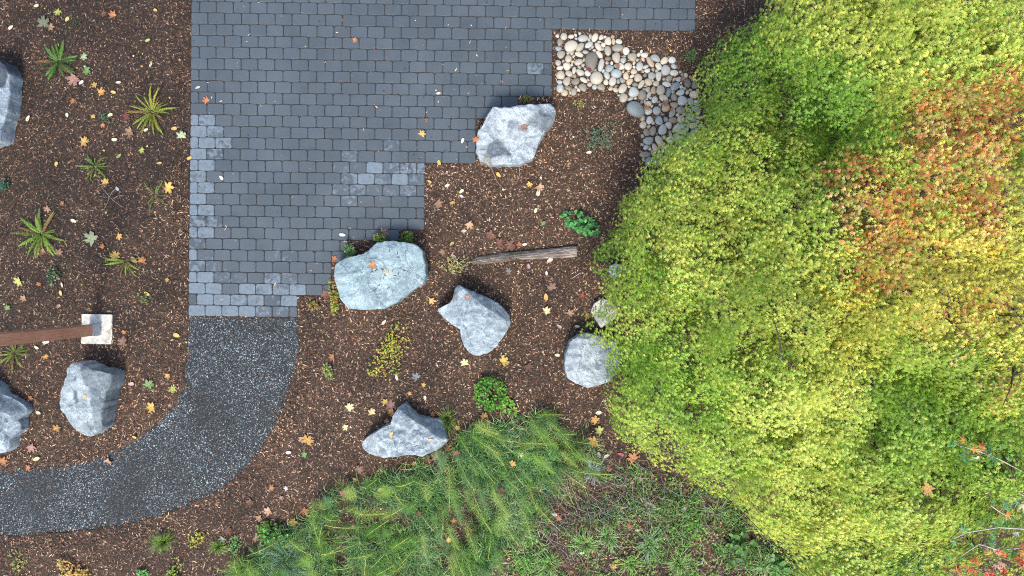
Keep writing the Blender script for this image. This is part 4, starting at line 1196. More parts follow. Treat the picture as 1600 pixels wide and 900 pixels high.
# bare twigs, dry stems, irrigation tube
def stems_thing(name, cat, label, lines, c_, rad=.0035, z=.02, mat=None):
    p0 = W(*lines[0][0][:2]); t_ = MB()
    for ln in lines:
        pts = []
        for q in ln:
            zz = (q[2] if len(q) > 2 else z)
            pts.append(W(q[0], q[1], zz) - Vector((p0.x, p0.y, 0)) + Vector((0, 0, float(gh(p0.x, p0.y)) * .5)))
        # smooth
        sm = []
        for i in range(len(pts) - 1):
            p_1 = pts[max(i - 1, 0)]; p2 = pts[i]; p3 = pts[i + 1]; p4 = pts[min(i + 2, len(pts) - 1)]
            for s_ in (0, .25, .5, .75):
                sm.append(.5 * ((2 * p2) + (p3 - p_1) * s_ + (2 * p_1 - 5 * p2 + 4 * p3 - p4) * s_ ** 2 + (3 * p2 - p_1 - 3 * p3 + p4) * s_ ** 3))
        sm.append(pts[-1])
        t_.tube(sm, [rad * (1 - .4 * i / len(sm)) for i in range(len(sm))], c_, 5)
    o = obj(name, t_.mesh(name, True), mat or M_STEM, loc=(p0.x, p0.y, 0))
    return tag(o, label, cat)
stems_thing('dry_stem', 'stem', 'curved pale dry stem hanging off the corner of the jagged boulder', [[(764, 255, .25), (770, 268, .12), (777, 284, .05), (787, 295, .03)]], (.42, .27, .18))
stems_thing('dry_stem', 'stem', 'short reddish dry stem curling down below the jagged boulder', [[(811, 260, .22), (812, 272, .1), (808, 283, .04), (801, 290, .03)]], (.40, .24, .18))
stems_thing('irrigation_tube', 'tube', 'thin black irrigation tube arching out of the dark mulch', [[(222, 345), (234, 341, .05), (246, 350, .08), (254, 362, .05), (257, 376)]], (.05, .05, .05), .006, mat=M_TUBE)
stems_thing('bare_twig', 'twig', 'dead grey twiggy sprig above the pale green maple leaf', [[(172, 308), (164, 298, .06), (158, 292, .1)], [(172, 308), (176, 300, .08), (184, 294, .1)], [(172, 308), (180, 315, .07), (192, 324, .04)], [(172, 308), (168, 318, .06), (164, 326, .07)], [(172, 308), (162, 308, .06), (154, 306, .09)], [(176, 312, .03), (186, 306, .06), (194, 306, .09)]], (.30, .27, .24), .0028)
stems_thing('bare_twig', 'twig', 'pale twig sprig fanning out of the withering variegated plant', [[(704, 420), (710, 408, .08), (712, 400, .14)], [(704, 420), (716, 412, .08), (728, 404, .1)], [(704, 420), (718, 418, .06), (732, 414, .1)], [(704, 420), (706, 410, .07), (700, 402, .1)]], (.42, .40, .30), .0035)
stems_thing('bare_twig', 'twig', 'thin straw stem lying between the heart-shaped boulder and the maple', [[(893, 435), (900, 431), (907, 426)]], (.55, .48, .40), .004)
stems_thing('bare_twig', 'twig', 'fine arched stem leading to the grey curled leaf', [[(620, 590), (632, 597, .04), (648, 602, .03)]], (.42, .30, .20), .0028)

# ------------------------------------------------------------------ horsetails and weeds
def horsetail_geo(L, seed):
    r_ = random.Random(seed); mb = MB(); st = MB()
    n = int(L / .046); pts = []
    for i in range(n + 1):
        q = i / n
        a_ = (.25 + 1.05 * q ** 1.2) * (1 if seed % 3 else .45)            # bends over
        if i == 0: p_ = Vector((0, 0, 0))
        else: p_ = p_ + Vector((math.sin(a_), .10 * math.sin(q * 3 + seed), math.cos(a_) * (1 if q < .8 else .5))) * (L / n)
        pts.append(p_.copy())
    st.tube(pts, [.0085 - .005 * i / n for i in range(n + 1)], (1.25, 1.15, .95), 4)
    for i in range(3, n + 1):
        q = i / n
        d_ = (pts[i] - pts[i - 1]).normalized(); a_ = d_.orthogonal().normalized(); b_ = d_.cross(a_)
        ln = .135 * (math.sin(math.pi * min(1, q * .86 + .1)) ** .7)
        k = 9
        for j in range(k):
            t_ = TAU * (j + .5 * (i % 2)) / k + r_.gauss(0, .1)
            o_ = (a_ * math.cos(t_) + b_ * math.sin(t_))
            m_ = pts[i] + o_ * ln * .55 + d_ * ln * .04
            e_ = pts[i] + o_ * ln * r_.uniform(.85, 1.05) + d_ * ln * .26 + Vector((0, 0, -.012))
            s_ = d_.cross(o_) * .0016
            sh = r_.uniform(.7, 1.25)
            mb.add([pts[i] - s_, pts[i] + s_, m_ + s_, m_ - s_, e_], [[0, 1, 2, 3], [3, 2, 4]], (sh, sh, sh))
    return st.mesh('stem', True), mb.mesh('branchlets')
HT = [horsetail_geo(l_, i) for i, l_ in enumerate((.95, .85, .75, .65, .55, .9))]
HTP = np.array([(395, 872), (432, 838), (500, 800), (512, 762), (560, 748), (640, 738), (700, 705), (730, 672), (800, 655), (850, 642), (900, 652), (930, 690), (940, 735), (900, 770), (860, 800), (815, 830), (790, 880), (770, 930), (400, 930), (370, 900)], float)
hl = ['tall feathery horsetail arching out of the green mass above the weedy strip', 'feathery horsetail among the dense stand below the wedge-shaped boulder', 'feathery horsetail in the stand beside the broadleaf clump', 'feathery horsetail leaning from the stand toward the weedy strip']
rh_ = random.Random(12); cnt = 0
tries = 0; hs = []
while cnt < 150 and tries < 20000:
    tries += 1
    x, y = rh_.uniform(370, 945), rh_.uniform(640, 935)
    if not inside(HTP, np.array(x), np.array(y)): continue
    if any(math.hypot(x - q[0], y - q[1]) < 17 for q in hs): continue
    hs.append((x, y)); cnt += 1
HL_REF = [(630, 680, 'the wedge-shaped boulder'), (766, 616, 'the compact green bush'), (437, 842, 'the broadleaf clump'), (960, 775, 'the heap of dead stems'), (700, 702, 'the orange leaf by the boulder tip'), (800, 725, 'the orange-yellow leaf among the stems'),
          (536, 772, 'the brown leaves'), (653, 803, 'the small brown leaf'), (785, 768, 'the curled brown leaf'), (873, 811, 'the orange leaf at the bare patch'), (474, 798, 'the orange leaf at the mulch edge'), (929, 689, 'the large orange-yellow leaf'),
          (500, 895, 'the bottom edge below the sedge'), (620, 895, 'the bottom edge'), (740, 890, 'the dark hollow'), (455, 873, 'the sedge tuft'), (700, 843, 'the small yellow leaf'), (594, 765, 'the yellow oval leaf'), (815, 711, 'the white oval leaf'), (860, 655, 'the topmost tips of the stand')]
hused = set()
for i, (x, y) in enumerate(hs):
    if x > 660:
        dirx, diry = x - 640, y - 560
        a_ = math.atan2(-diry, dirx) + rh_.gauss(0, .28); reach = rh_.uniform(.5, 1.0)
        lab = hl[0] if y < 700 else hl[3]; grp = 'horsetails leaning over the weedy strip' if y >= 700 else 'horsetails near the compact green bush'
    elif x > 520:
        a_ = rh_.choice([rh_.uniform(0, TAU), rh_.gauss(.5, .4)]); reach = rh_.uniform(.35, .85)
        lab = hl[1]; grp = 'horsetails below the wedge-shaped boulder'
    else:
        a_ = rh_.choice([rh_.uniform(0, TAU), rh_.gauss(.7, .4)]); reach = rh_.uniform(.3, .7)
        lab = hl[2]; grp = 'horsetails beside the broadleaf clump'
    sc_ = rh_.uniform(.6, 1.0)
    ci_ = rh_.randrange(5)
    rf_ = sorted(HL_REF, key=lambda q: math.hypot(q[0] - x, q[1] - y))
    w1 = ('mid-green', 'dark green', 'bright green', 'bluish dark green', 'yellow-green')[ci_]
    w2 = 'large ' if sc_ > .86 else ('small ' if sc_ < .7 else '')
    w3 = 'starburst' if reach < .5 else 'leaning'
    for lb_ in (f'{w2}{w1} {w3} horsetail nearest {rf_[0][2]}', f'{w2}{w1} {w3} horsetail between {rf_[0][2]} and {rf_[1][2]}', f'{w2}{w1} {w3} horsetail between {rf_[0][2]} and {rf_[2][2]}', f'{w2}{w1} {w3} horsetail between {rf_[1][2]} and {rf_[2][2]}', f'{w2}{w1} {w3} horsetail off {rf_[0][2]} toward {rf_[3][2]}', f'{w1} {w3} horsetail nearest {rf_[0][2]}', f'{w1} {w3} horsetail nearest {rf_[1][2]}'):
        if lb_ not in hused and len(lb_.split()) <= 16: break
    hused.add(lb_); lab = lb_
    st_, br_ = HT[rh_.randrange(len(HT))]
    # keep the base back from where the stem ends
    bx, by = W(x, y).x - math.cos(a_) * reach * .28, W(x, y).y - math.sin(a_) * reach * .28
    t_ = thing('horsetail', lab, 'horsetail', (bx, by, float(gh(bx, by))), a_, grp)
    c_ = [(.19, .36, .06), (.13, .29, .05), (.25, .43, .08), (.13, .28, .09), (.33, .45, .10)][ci_]
    for me_, nm in ((st_, 'stem'), (br_, 'branchlets')):
        o = obj(nm, me_, M_HORSE, t_)
        o.scale = (sc_ * (.5 + reach * .6), sc_, sc_ * (1.15 - reach * .5)); 
        k = 1.0 if nm == 'branchlets' else 1.25
        o.color = (c_[0] * k, c_[1] * k, c_[2] * k, 1) if nm == 'branchlets' else (.46, .54, .16, 1)

mb = MB(); rn = random.Random(4)
for nx_, ny_, na_ in ((609, 391, 85), (621, 395, 88), (622, 402, -15), (581, 425, 30), (588, 422, 35), (597, 421, -35), (602, 430, -50), (614, 423, 60), (617, 431, 10), (623, 428, 85), (632, 423, -20), (637, 424, 50), (594, 437, 85), (592, 446, 40), (587, 452, 45), (607, 450, 35), (614, 455, 80), (600, 433, 70)):
    h_ = (W(nx_, ny_, 0) - Vector((0, 0, H))).normalized(); hit_ = None
    for nm_, bv_ in RAYS:
        q_ = bv_.ray_cast(Vector((0, 0, H)), h_)
        if q_[0] is not None: hit_ = q_[0]
    if hit_ is None: continue
    a_ = math.radians(na_); d_ = Vector((math.cos(a_), math.sin(a_), 0)) * .022
    mb.tube([hit_ - d_ + Vector((0, 0, .006)), hit_ + Vector((0, 0, .008)), hit_ + d_ + Vector((0, 0, .006))], [.003, .0045, .003], (.035, .02, .02), 4)
tag(obj('catkins', mb.mesh('catkins'), M_STEM, kind='stuff'), 'dark fallen catkins strewn over the blue-green boulder', 'catkins')
# low grass and weeds (nobody could count these)
WEED = np.array([(340, 905), (400, 850), (470, 800), (530, 756), (600, 740), (700, 690), (760, 655), (860, 645), (930, 690), (975, 720), (1060, 745), (1150, 780), (1240, 830), (1500, 860), (1500, 960), (330, 960)], float)
WEED2 = toW(WEED)
def weeds(n, seed):
    r_ = np.random.default_rng(seed)
    P = rand_in(WEED2, n, r_)
    px = 800 + P[:, 0] * PPM; py = 450 - P[:, 1] * PPM
    bare = np.exp(-((px - 960) / 85) ** 2 - ((py - 760) / 36) ** 2) + .8 * np.exp(-((px - 870) / 50) ** 2 - ((py - 810) / 28) ** 2) + .9 * np.exp(-((px - 745) / 40) ** 2 - ((py - 880) / 24) ** 2) + .6 * np.exp(-((px - 1150) / 60) ** 2 - ((py - 800) / 20) ** 2)
    cl = fbm(P[:, 0] * 3, P[:, 1] * 3, 77, 3)
    keep = (r_.random(n) > bare * .95) & (r_.random(n) < .02 + 3.6 * (cl - .42))
    P = P[keep]; px = px[keep]; n = len(P)
    a_ = r_.uniform(0, TAU, n); L = r_.uniform(.04, .12, n) * (1 + 1.2 * (r_.random(n) < .15)) ; hh = r_.uniform(.02, .10, n)
    wd = r_.uniform(.0018, .0052, n)
    dx, dy = np.cos(a_), np.sin(a_); z0 = gh(P[:, 0], P[:, 1])
    V = np.zeros((n, 5, 3))
    V[:, 0] = np.stack([P[:, 0] - dy * wd, P[:, 1] + dx * wd, z0], -1); V[:, 1] = np.stack([P[:, 0] + dy * wd, P[:, 1] - dx * wd, z0], -1)
    mx, my = P[:, 0] + dx * L * .5, P[:, 1] + dy * L * .5
    V[:, 2] = np.stack([mx + dy * wd, my - dx * wd, z0 + hh], -1); V[:, 3] = np.stack([mx - dy * wd, my + dx * wd, z0 + hh], -1)
    V[:, 4] = np.stack([P[:, 0] + dx * L, P[:, 1] + dy * L, z0 + hh * .7], -1)
    Ft = np.array([(0, 1, 2), (0, 2, 3), (3, 2, 4)])
    F = (Ft[None] + (np.arange(n) * 5)[:, None, None]).reshape(-1, 3)
    pal = np.array([(.12, .33, .05), (.18, .44, .07), (.05, .17, .03), (.32, .44, .09), (.17, .35, .13), (.40, .38, .18)])
    w_ = np.array([.28, .24, .2, .1, .12, .06])
    C_ = pal[r_.choice(6, n, p=w_)] * r_.uniform(.5, 1.4, (n, 1)) * (.35 + .9 * fbm(P[:, 0] * 2, P[:, 1] * 2, 88, 2))[:, None]
    return mesh_np('low_grass', V.reshape(-1, 3), F, np.repeat(C_, 5, 0))
tag(obj('low_grass', weeds(52000, 5), M_GRASS, kind='stuff'), 'low green grass and weeds growing under the horsetails and maple edge', 'grass')

def undergrowth(n, seed):
    r_ = np.random.default_rng(seed); P = rand_in(toW(HTP), n, r_)
    cl = fbm(P[:, 0] * 2.5, P[:, 1] * 2.5, 78, 3)
    P = P[r_.random(n) < .05 + 4.0 * (cl - .42)]; cl = fbm(P[:, 0] * 2.5, P[:, 1] * 2.5, 79, 3); n = len(P)
    a_ = np.where(r_.random(n) < .5, r_.normal(-.9, .6, n), r_.uniform(0, TAU, n)); L = r_.uniform(.08, .26, n); hh = r_.uniform(.06, .22, n)
    dx, dy = np.cos(a_), np.sin(a_); z0 = gh(P[:, 0], P[:, 1]); w_ = r_.uniform(.0018, .0042, n); bd = r_.normal(0, .25, n)
    V = np.zeros((n, 5, 3))
    V[:, 0] = np.stack([P[:, 0] - dy * w_, P[:, 1] + dx * w_, z0], -1); V[:, 1] = np.stack([P[:, 0] + dy * w_, P[:, 1] - dx * w_, z0], -1)
    mx, my = P[:, 0] + (dx - dy * bd) * L * .5, P[:, 1] + (dy + dx * bd) * L * .5
    V[:, 2] = np.stack([mx + dy * w_, my - dx * w_, z0 + hh], -1); V[:, 3] = np.stack([mx - dy * w_, my + dx * w_, z0 + hh], -1)
    V[:, 4] = np.stack([P[:, 0] + dx * L, P[:, 1] + dy * L, z0 + hh * .8], -1)
    F = (np.array([(0, 1, 2), (0, 2, 3), (3, 2, 4)])[None] + (np.arange(n) * 5)[:, None, None]).reshape(-1, 3)
    pal = np.array([(.12, .29, .05), (.17, .36, .08), (.07, .19, .04), (.23, .38, .12), (.12, .28, .14), (.32, .42, .16)])
    C_ = pal[np.clip((cl * 8 + r_.normal(0, 1.4, n) - 1).astype(int), 0, 5)] * r_.uniform(.45, 1.4, (n, 1))
    return mesh_np('undergrowth', V.reshape(-1, 3), F, np.repeat(C_, 5, 0))
tag(obj('undergrowth', undergrowth(30000, 15), M_GRASS, kind='stuff'), 'fine feathery green undergrowth tangled between the horsetails', 'undergrowth')

def scatter_discs(n, region, seed, size, pal, name, keepf=None, zlift=.02):
    """small rounded leaves lying or standing close to the ground"""
    r_ = np.random.default_rng(seed)
    P = rand_in(region, n, r_)
    if keepf is not None: P = P[keepf(P, r_)]
    n = len(P); s_ = r_.uniform(*size, n); a_ = r_.uniform(0, TAU, n); asp = r_.uniform(.55, 1, n)
    tilt = r_.normal(0, .35, n); z0 = gh(P[:, 0], P[:, 1]) + r_.uniform(.3, 1, n) * zlift
    V = np.zeros((n, 7, 3)); V[:, 0] = np.stack([P[:, 0], P[:, 1], z0 + .003], -1)
    for j in range(6):
        t_ = TAU * j / 6; lx = s_ * math.cos(t_); ly = s_ * asp * math.sin(t_)
        V[:, j + 1] = np.stack([P[:, 0] + lx * np.cos(a_) - ly * np.sin(a_), P[:, 1] + lx * np.sin(a_) + ly * np.cos(a_), z0 + lx * tilt], -1)
    Ft = np.array([(0, 1 + j, 1 + (j + 1) % 6) for j in range(6)])
    F = (Ft[None] + (np.arange(n) * 7)[:, None, None]).reshape(-1, 3)
    C_ = np.array(pal)[r_.integers(0, len(pal), n)] * r_.uniform(.75, 1.2, (n, 1))
    return obj(name, mesh_np(name, V.reshape(-1, 3), F, np.repeat(C_, 7, 0)), M_PLANT, kind='stuff')
WR = toW(np.array([(800, 850), (900, 800), (960, 735), (1040, 740), (1180, 790), (1250, 840), (1400, 880), (1400, 940), (780, 940)], float))
tag(scatter_discs(3600, WR, 3, (.007, .019), [(.11, .28, .04), (.17, .36, .06), (.08, .2, .04), (.26, .36, .08)], 'clover', lambda P, r: fbm(P[:, 0] * 3.4, P[:, 1] * 3.4, 17, 2) > .45, .05), 'round-leaved green clover spreading through the weedy strip', 'ground cover')
FR_ = toW(np.array([(0, 0), (1600, 0), (1600, 900), (0, 900)], float))
def kp(P, r):
    px = 800 + P[:, 0] * PPM; py = 450 - P[:, 1] * PPM
    dens_ = .3 + .9 * (np.exp(-((px - 780) / 60) ** 2 - ((py - 372) / 20) ** 2) + np.exp(-((px - 640) / 70) ** 2 - ((py - 722) / 18) ** 2) + np.exp(-((px - 480) / 90) ** 2 - ((py - 800) / 60) ** 2) * .6 + np.exp(-((px - 940) / 90) ** 2 - ((py - 740) / 60) ** 2))
    return (hard_depth(P[:, 0], P[:, 1]) < 0) & (r.random(len(P)) < dens_)
tag(scatter_discs(4200, FR_, 9, (.007, .021), [(.16, .07, .045), (.26, .13, .07), (.22, .14, .09), (.12, .06, .04), (.36, .2, .12)], 'leaf_litter', kp, .012), 'small brown leaf fragments littered over the mulch', 'leaf litter')
def kt(P, r): 
    return (hard_depth(P[:, 0], P[:, 1]) < 0)
tag(scatter_discs(420, FR_, 10, (.008, .017), [(.62, .55, .12), (.66, .6, .45), (.55, .48, .3), (.6, .5, .1)], 'leaf_scraps', kt, .014), 'tiny pale and yellow leaf scraps scattered over the mulch', 'leaf litter')
# dead stems heap in the weeds
mb = MB(); rd_ = random.Random(8)
for i in range(620):
    x = rd_.gauss(945, 75); y = rd_.gauss(775, 32) + (x - 945) * -.25
    if rd_.random() < .3: x, y = rd_.uniform(820, 1230), rd_.uniform(790, 900)
    a_ = rd_.gauss(-.7, .5) if rd_.random() < .6 else rd_.uniform(0, TAU)
    L = rd_.uniform(.08, .38); p_ = W(x, y, .02 + rd_.random() * .05)
    d_ = Vector((math.cos(a_), math.sin(a_), 0)) * L
    s_ = Vector((-d_.y, d_.x, 0)) * .12 * rd_.gauss(0, 1)
    c_ = rd_.choice([(.26, .20, .13), (.14, .10, .07), (.34, .30, .20), (.22, .26, .28), (.07, .05, .04), (.10, .07, .05)])
    mb.tube([p_, p_ + d_ * .5 + s_ + Vector((0, 0, .03)), p_ + d_], [.0032, .003, .002], c_, 4)
tag(obj('dead_stems', mb.mesh('dead_stems'), M_STEM, kind='stuff'), 'heap of dead straw-coloured stems among the weeds', 'dead stems')

# ------------------------------------------------------------------ shrubs at the lower corner
def lobed_leaf(mb, p_, d_, nrm, s_, c_):
    d_ = d_.normalized(); b_ = nrm.cross(d_).normalized(); n_ = d_.cross(b_)
    k = len(LS_V)
    V = [p_ + (d_ * q[0] + b_ * q[1] + n_ * q[2]) * s_ for q in LS_V * np.array([1, 1, 1])]
    mb.add(V, LS_F.tolist(), c_)
def corner_shrub(name, label, base_px, branches, leafcols, leafsize, seed, nper=14, stemc=(.50, .46, .40)):
    p0 = W(base_px[0], base_px[1], 0); r_ = random.Random(seed)
    t_ = thing(name, label, 'shrub', (p0.x, p0.y, 0))
    for br_ in branches:
        pts = [W(*q) - Vector((p0.x, p0.y, 0)) for q in br_]
        mb = MB(); n_ = len(pts)
        mb.tube(pts, [.012 * (1 - .7 * i / n_) for i in range(n_)], stemc, 6); 
        lf = []
        for i in range(nper):
            q = r_.uniform(.35, 1) * (n_ - 1); k = min(int(q), n_ - 2); p_ = pts[k].lerp(pts[k + 1], q - k)
            d_ = Vector((r_.gauss(0, 1), r_.gauss(0, 1), r_.gauss(0, .35)))
            e_ = p_ + d_.normalized() * r_.uniform(.04, .12)
            mb.tube([p_, e_], [.003, .002], (.3, .15, .08), 3)
            lf.append((e_, d_))
        obj('branch', mb.mesh('branch', True), M_STEM, t_)
        for e_, d_ in lf:
            lm = MB()
            c_ = np.array(leafcols[r_.randrange(len(leafcols))]) * r_.uniform(.8, 1.2)
            lobed_leaf(lm, Vector((0, 0, 0)), d_, Vector((r_.gauss(0, .4), r_.gauss(0, .4), 1)).normalized(), leafsize * r_.uniform(.7, 1.2), c_)
            obj('leaf', lm.mesh('leaf'), M_PLANT, t_, e_)
    return t_
TE = [(.12, .30, .14), (.16, .36, .18), (.08, .22, .06), (.12, .28, .05)]
corner_shrub('shrub', 'teal-leaved shrub with pale bare stems poking through the maple near the corner', (1670, 800),
             [[(1670, 800, 0), (1660, 780, .9), (1640, 760, 1.6), (1600, 738, 2.1), (1560, 717, 2.3), (1530, 705, 2.4), (1500, 697, 2.4)],
              [(1670, 800, 0), (1660, 820, .9), (1630, 830, 1.6), (1595, 826, 1.9), (1560, 824, 2.0), (1510, 832, 2.1), (1490, 842, 2.1)],
              [(1670, 800, 0), (1650, 800, .9), (1620, 800, 1.7), (1580, 810, 1.9), (1562, 800, 2.1), (1548, 790, 2.2)],
              [(1670, 800, 0), (1660, 800, 1.2), (1640, 770, 2.0), (1600, 775, 2.1), (1590, 770, 2.1)],
              [(1670, 800, 0), (1650, 850, 1.2), (1600, 855, 1.8), (1560, 860, 2.0), (1530, 850, 2.0), (1500, 870, 2.0)]],
             TE + TE + [(.55, .55, .46), (.6, .26, .07)], .085, 3, 22, (.40, .38, .32))
corner_shrub('shrub', 'orange and scarlet leaved shrub in the very corner', (1640, 950),
             [[(1640, 950, 0), (1630, 930, .8), (1610, 900, 1.5), (1590, 880, 1.9), (1560, 870, 2.0), (1540, 872, 2.0)],
              [(1640, 950, 0), (1620, 940, .8), (1580, 910, 1.5), (1550, 895, 1.9), (1520, 890, 2.0), (1490, 888, 2.0)],
              [(1640, 950, 0), (1640, 930, .9), (1630, 900, 1.6), (1610, 870, 1.9), (1595, 850, 2.0)],
              [(1640, 950, 0), (1600, 950, .9), (1560, 925, 1.6), (1520, 905, 1.9), (1480, 900, 2.0)]],
             [(.62, .16, .04), (.66, .06, .03), (.6, .3, .06), (.5, .12, .05), (.14, .24, .05), (.68, .4, .3)], .08, 5, 24, (.25, .12, .07))

# ------------------------------------------------------------------ fallen leaves
def maple_leaf_mesh(seed):
    r_ = random.Random(seed)
    half = [(0, 1), (8, .78), (16, .86), (25, .46), (36, .72), (47, .98), (58, .76), (68, .80), (80, .42), (96, .62), (110, .80), (122, .50), (150, .34)]
    pts = half + [(180, .12)] + [(360 - a_, q) for a_, q in half[:0:-1]]
    V = [(0, 0, .02)]; C_ = [(1.08, 1.02, 1)]
    cu = r_.uniform(.05, .22); ph = r_.uniform(0, TAU)
    for a_, q in pts:
        q *= r_.uniform(.88, 1.1); t_ = math.radians(a_)
        V.append((q * math.cos(t_), q * math.sin(t_), .02 + cu * q * q * (.6 + .6 * math.sin(2 * t_ + ph)) + r_.uniform(0, .05)))
        k = .82 if q > .6 else 1.0
        C_.append((k * 1.02, k * .95, k * .9))
    n_ = len(pts)
    F = [[0, 1 + i, 1 + (i + 1) % n_] for i in range(n_)]
    b0 = len(V)
    V += [(-.1, .018, .03), (-.1, -.018, .03), (-.8, .10, .06), (-.8, .07, .06)]
    C_ += [(.9, .8, .6)] * 4
    F.append([b0, b0 + 1, b0 + 3, b0 + 2])
    return mesh_np('maple_leaf', V, F, np.array(C_))
def oval_leaf_mesh(seed):
    r_ = random.Random(seed); V = [(0, 0, .05)]; n_ = 12
    for j in range(n_):
        t_ = TAU * j / n_; q = 1.0
        x = math.cos(t_); y = math.sin(t_) * r_.uniform(.52, .62) * (1 - .2 * x)
        V.append((x, y, .05 + .18 * y * y * 4 * r_.uniform(.5, 1) * .5 + .08 * x * x))
    F = [[0, 1 + i, 1 + (i + 1) % n_] for i in range(n_)]
    F.append([1, 1, 1]) if False else None
    return mesh_np('oval_leaf', V, F, np.ones((n_ + 1, 3)))
ML = [maple_leaf_mesh(i) for i in range(8)]; OL = [oval_leaf_mesh(i) for i in range(4)]
LC = {'yellow': (.66, .46, .08), 'pale yellow': (.80, .66, .30), 'orange': (.50, .20, .06), 'orange-yellow': (.66, .38, .08), 'tan': (.38, .23, .13), 'peach': (.60, .36, .20), 'pinkish': (.38, .22, .17),
      'brown': (.20, .095, .055), 'dark red': (.17, .05, .04), 'red': (.55, .07, .05), 'green': (.16, .32, .09), 'pale green': (.36, .48, .26), 'yellow-green': (.44, .50, .10), 'grey-green': (.17, .20, .13),
      'white': (.80, .78, .74), 'cream': (.76, .70, .46), 'grey': (.24, .26, .27), 'pink': (.62, .42, .42)}
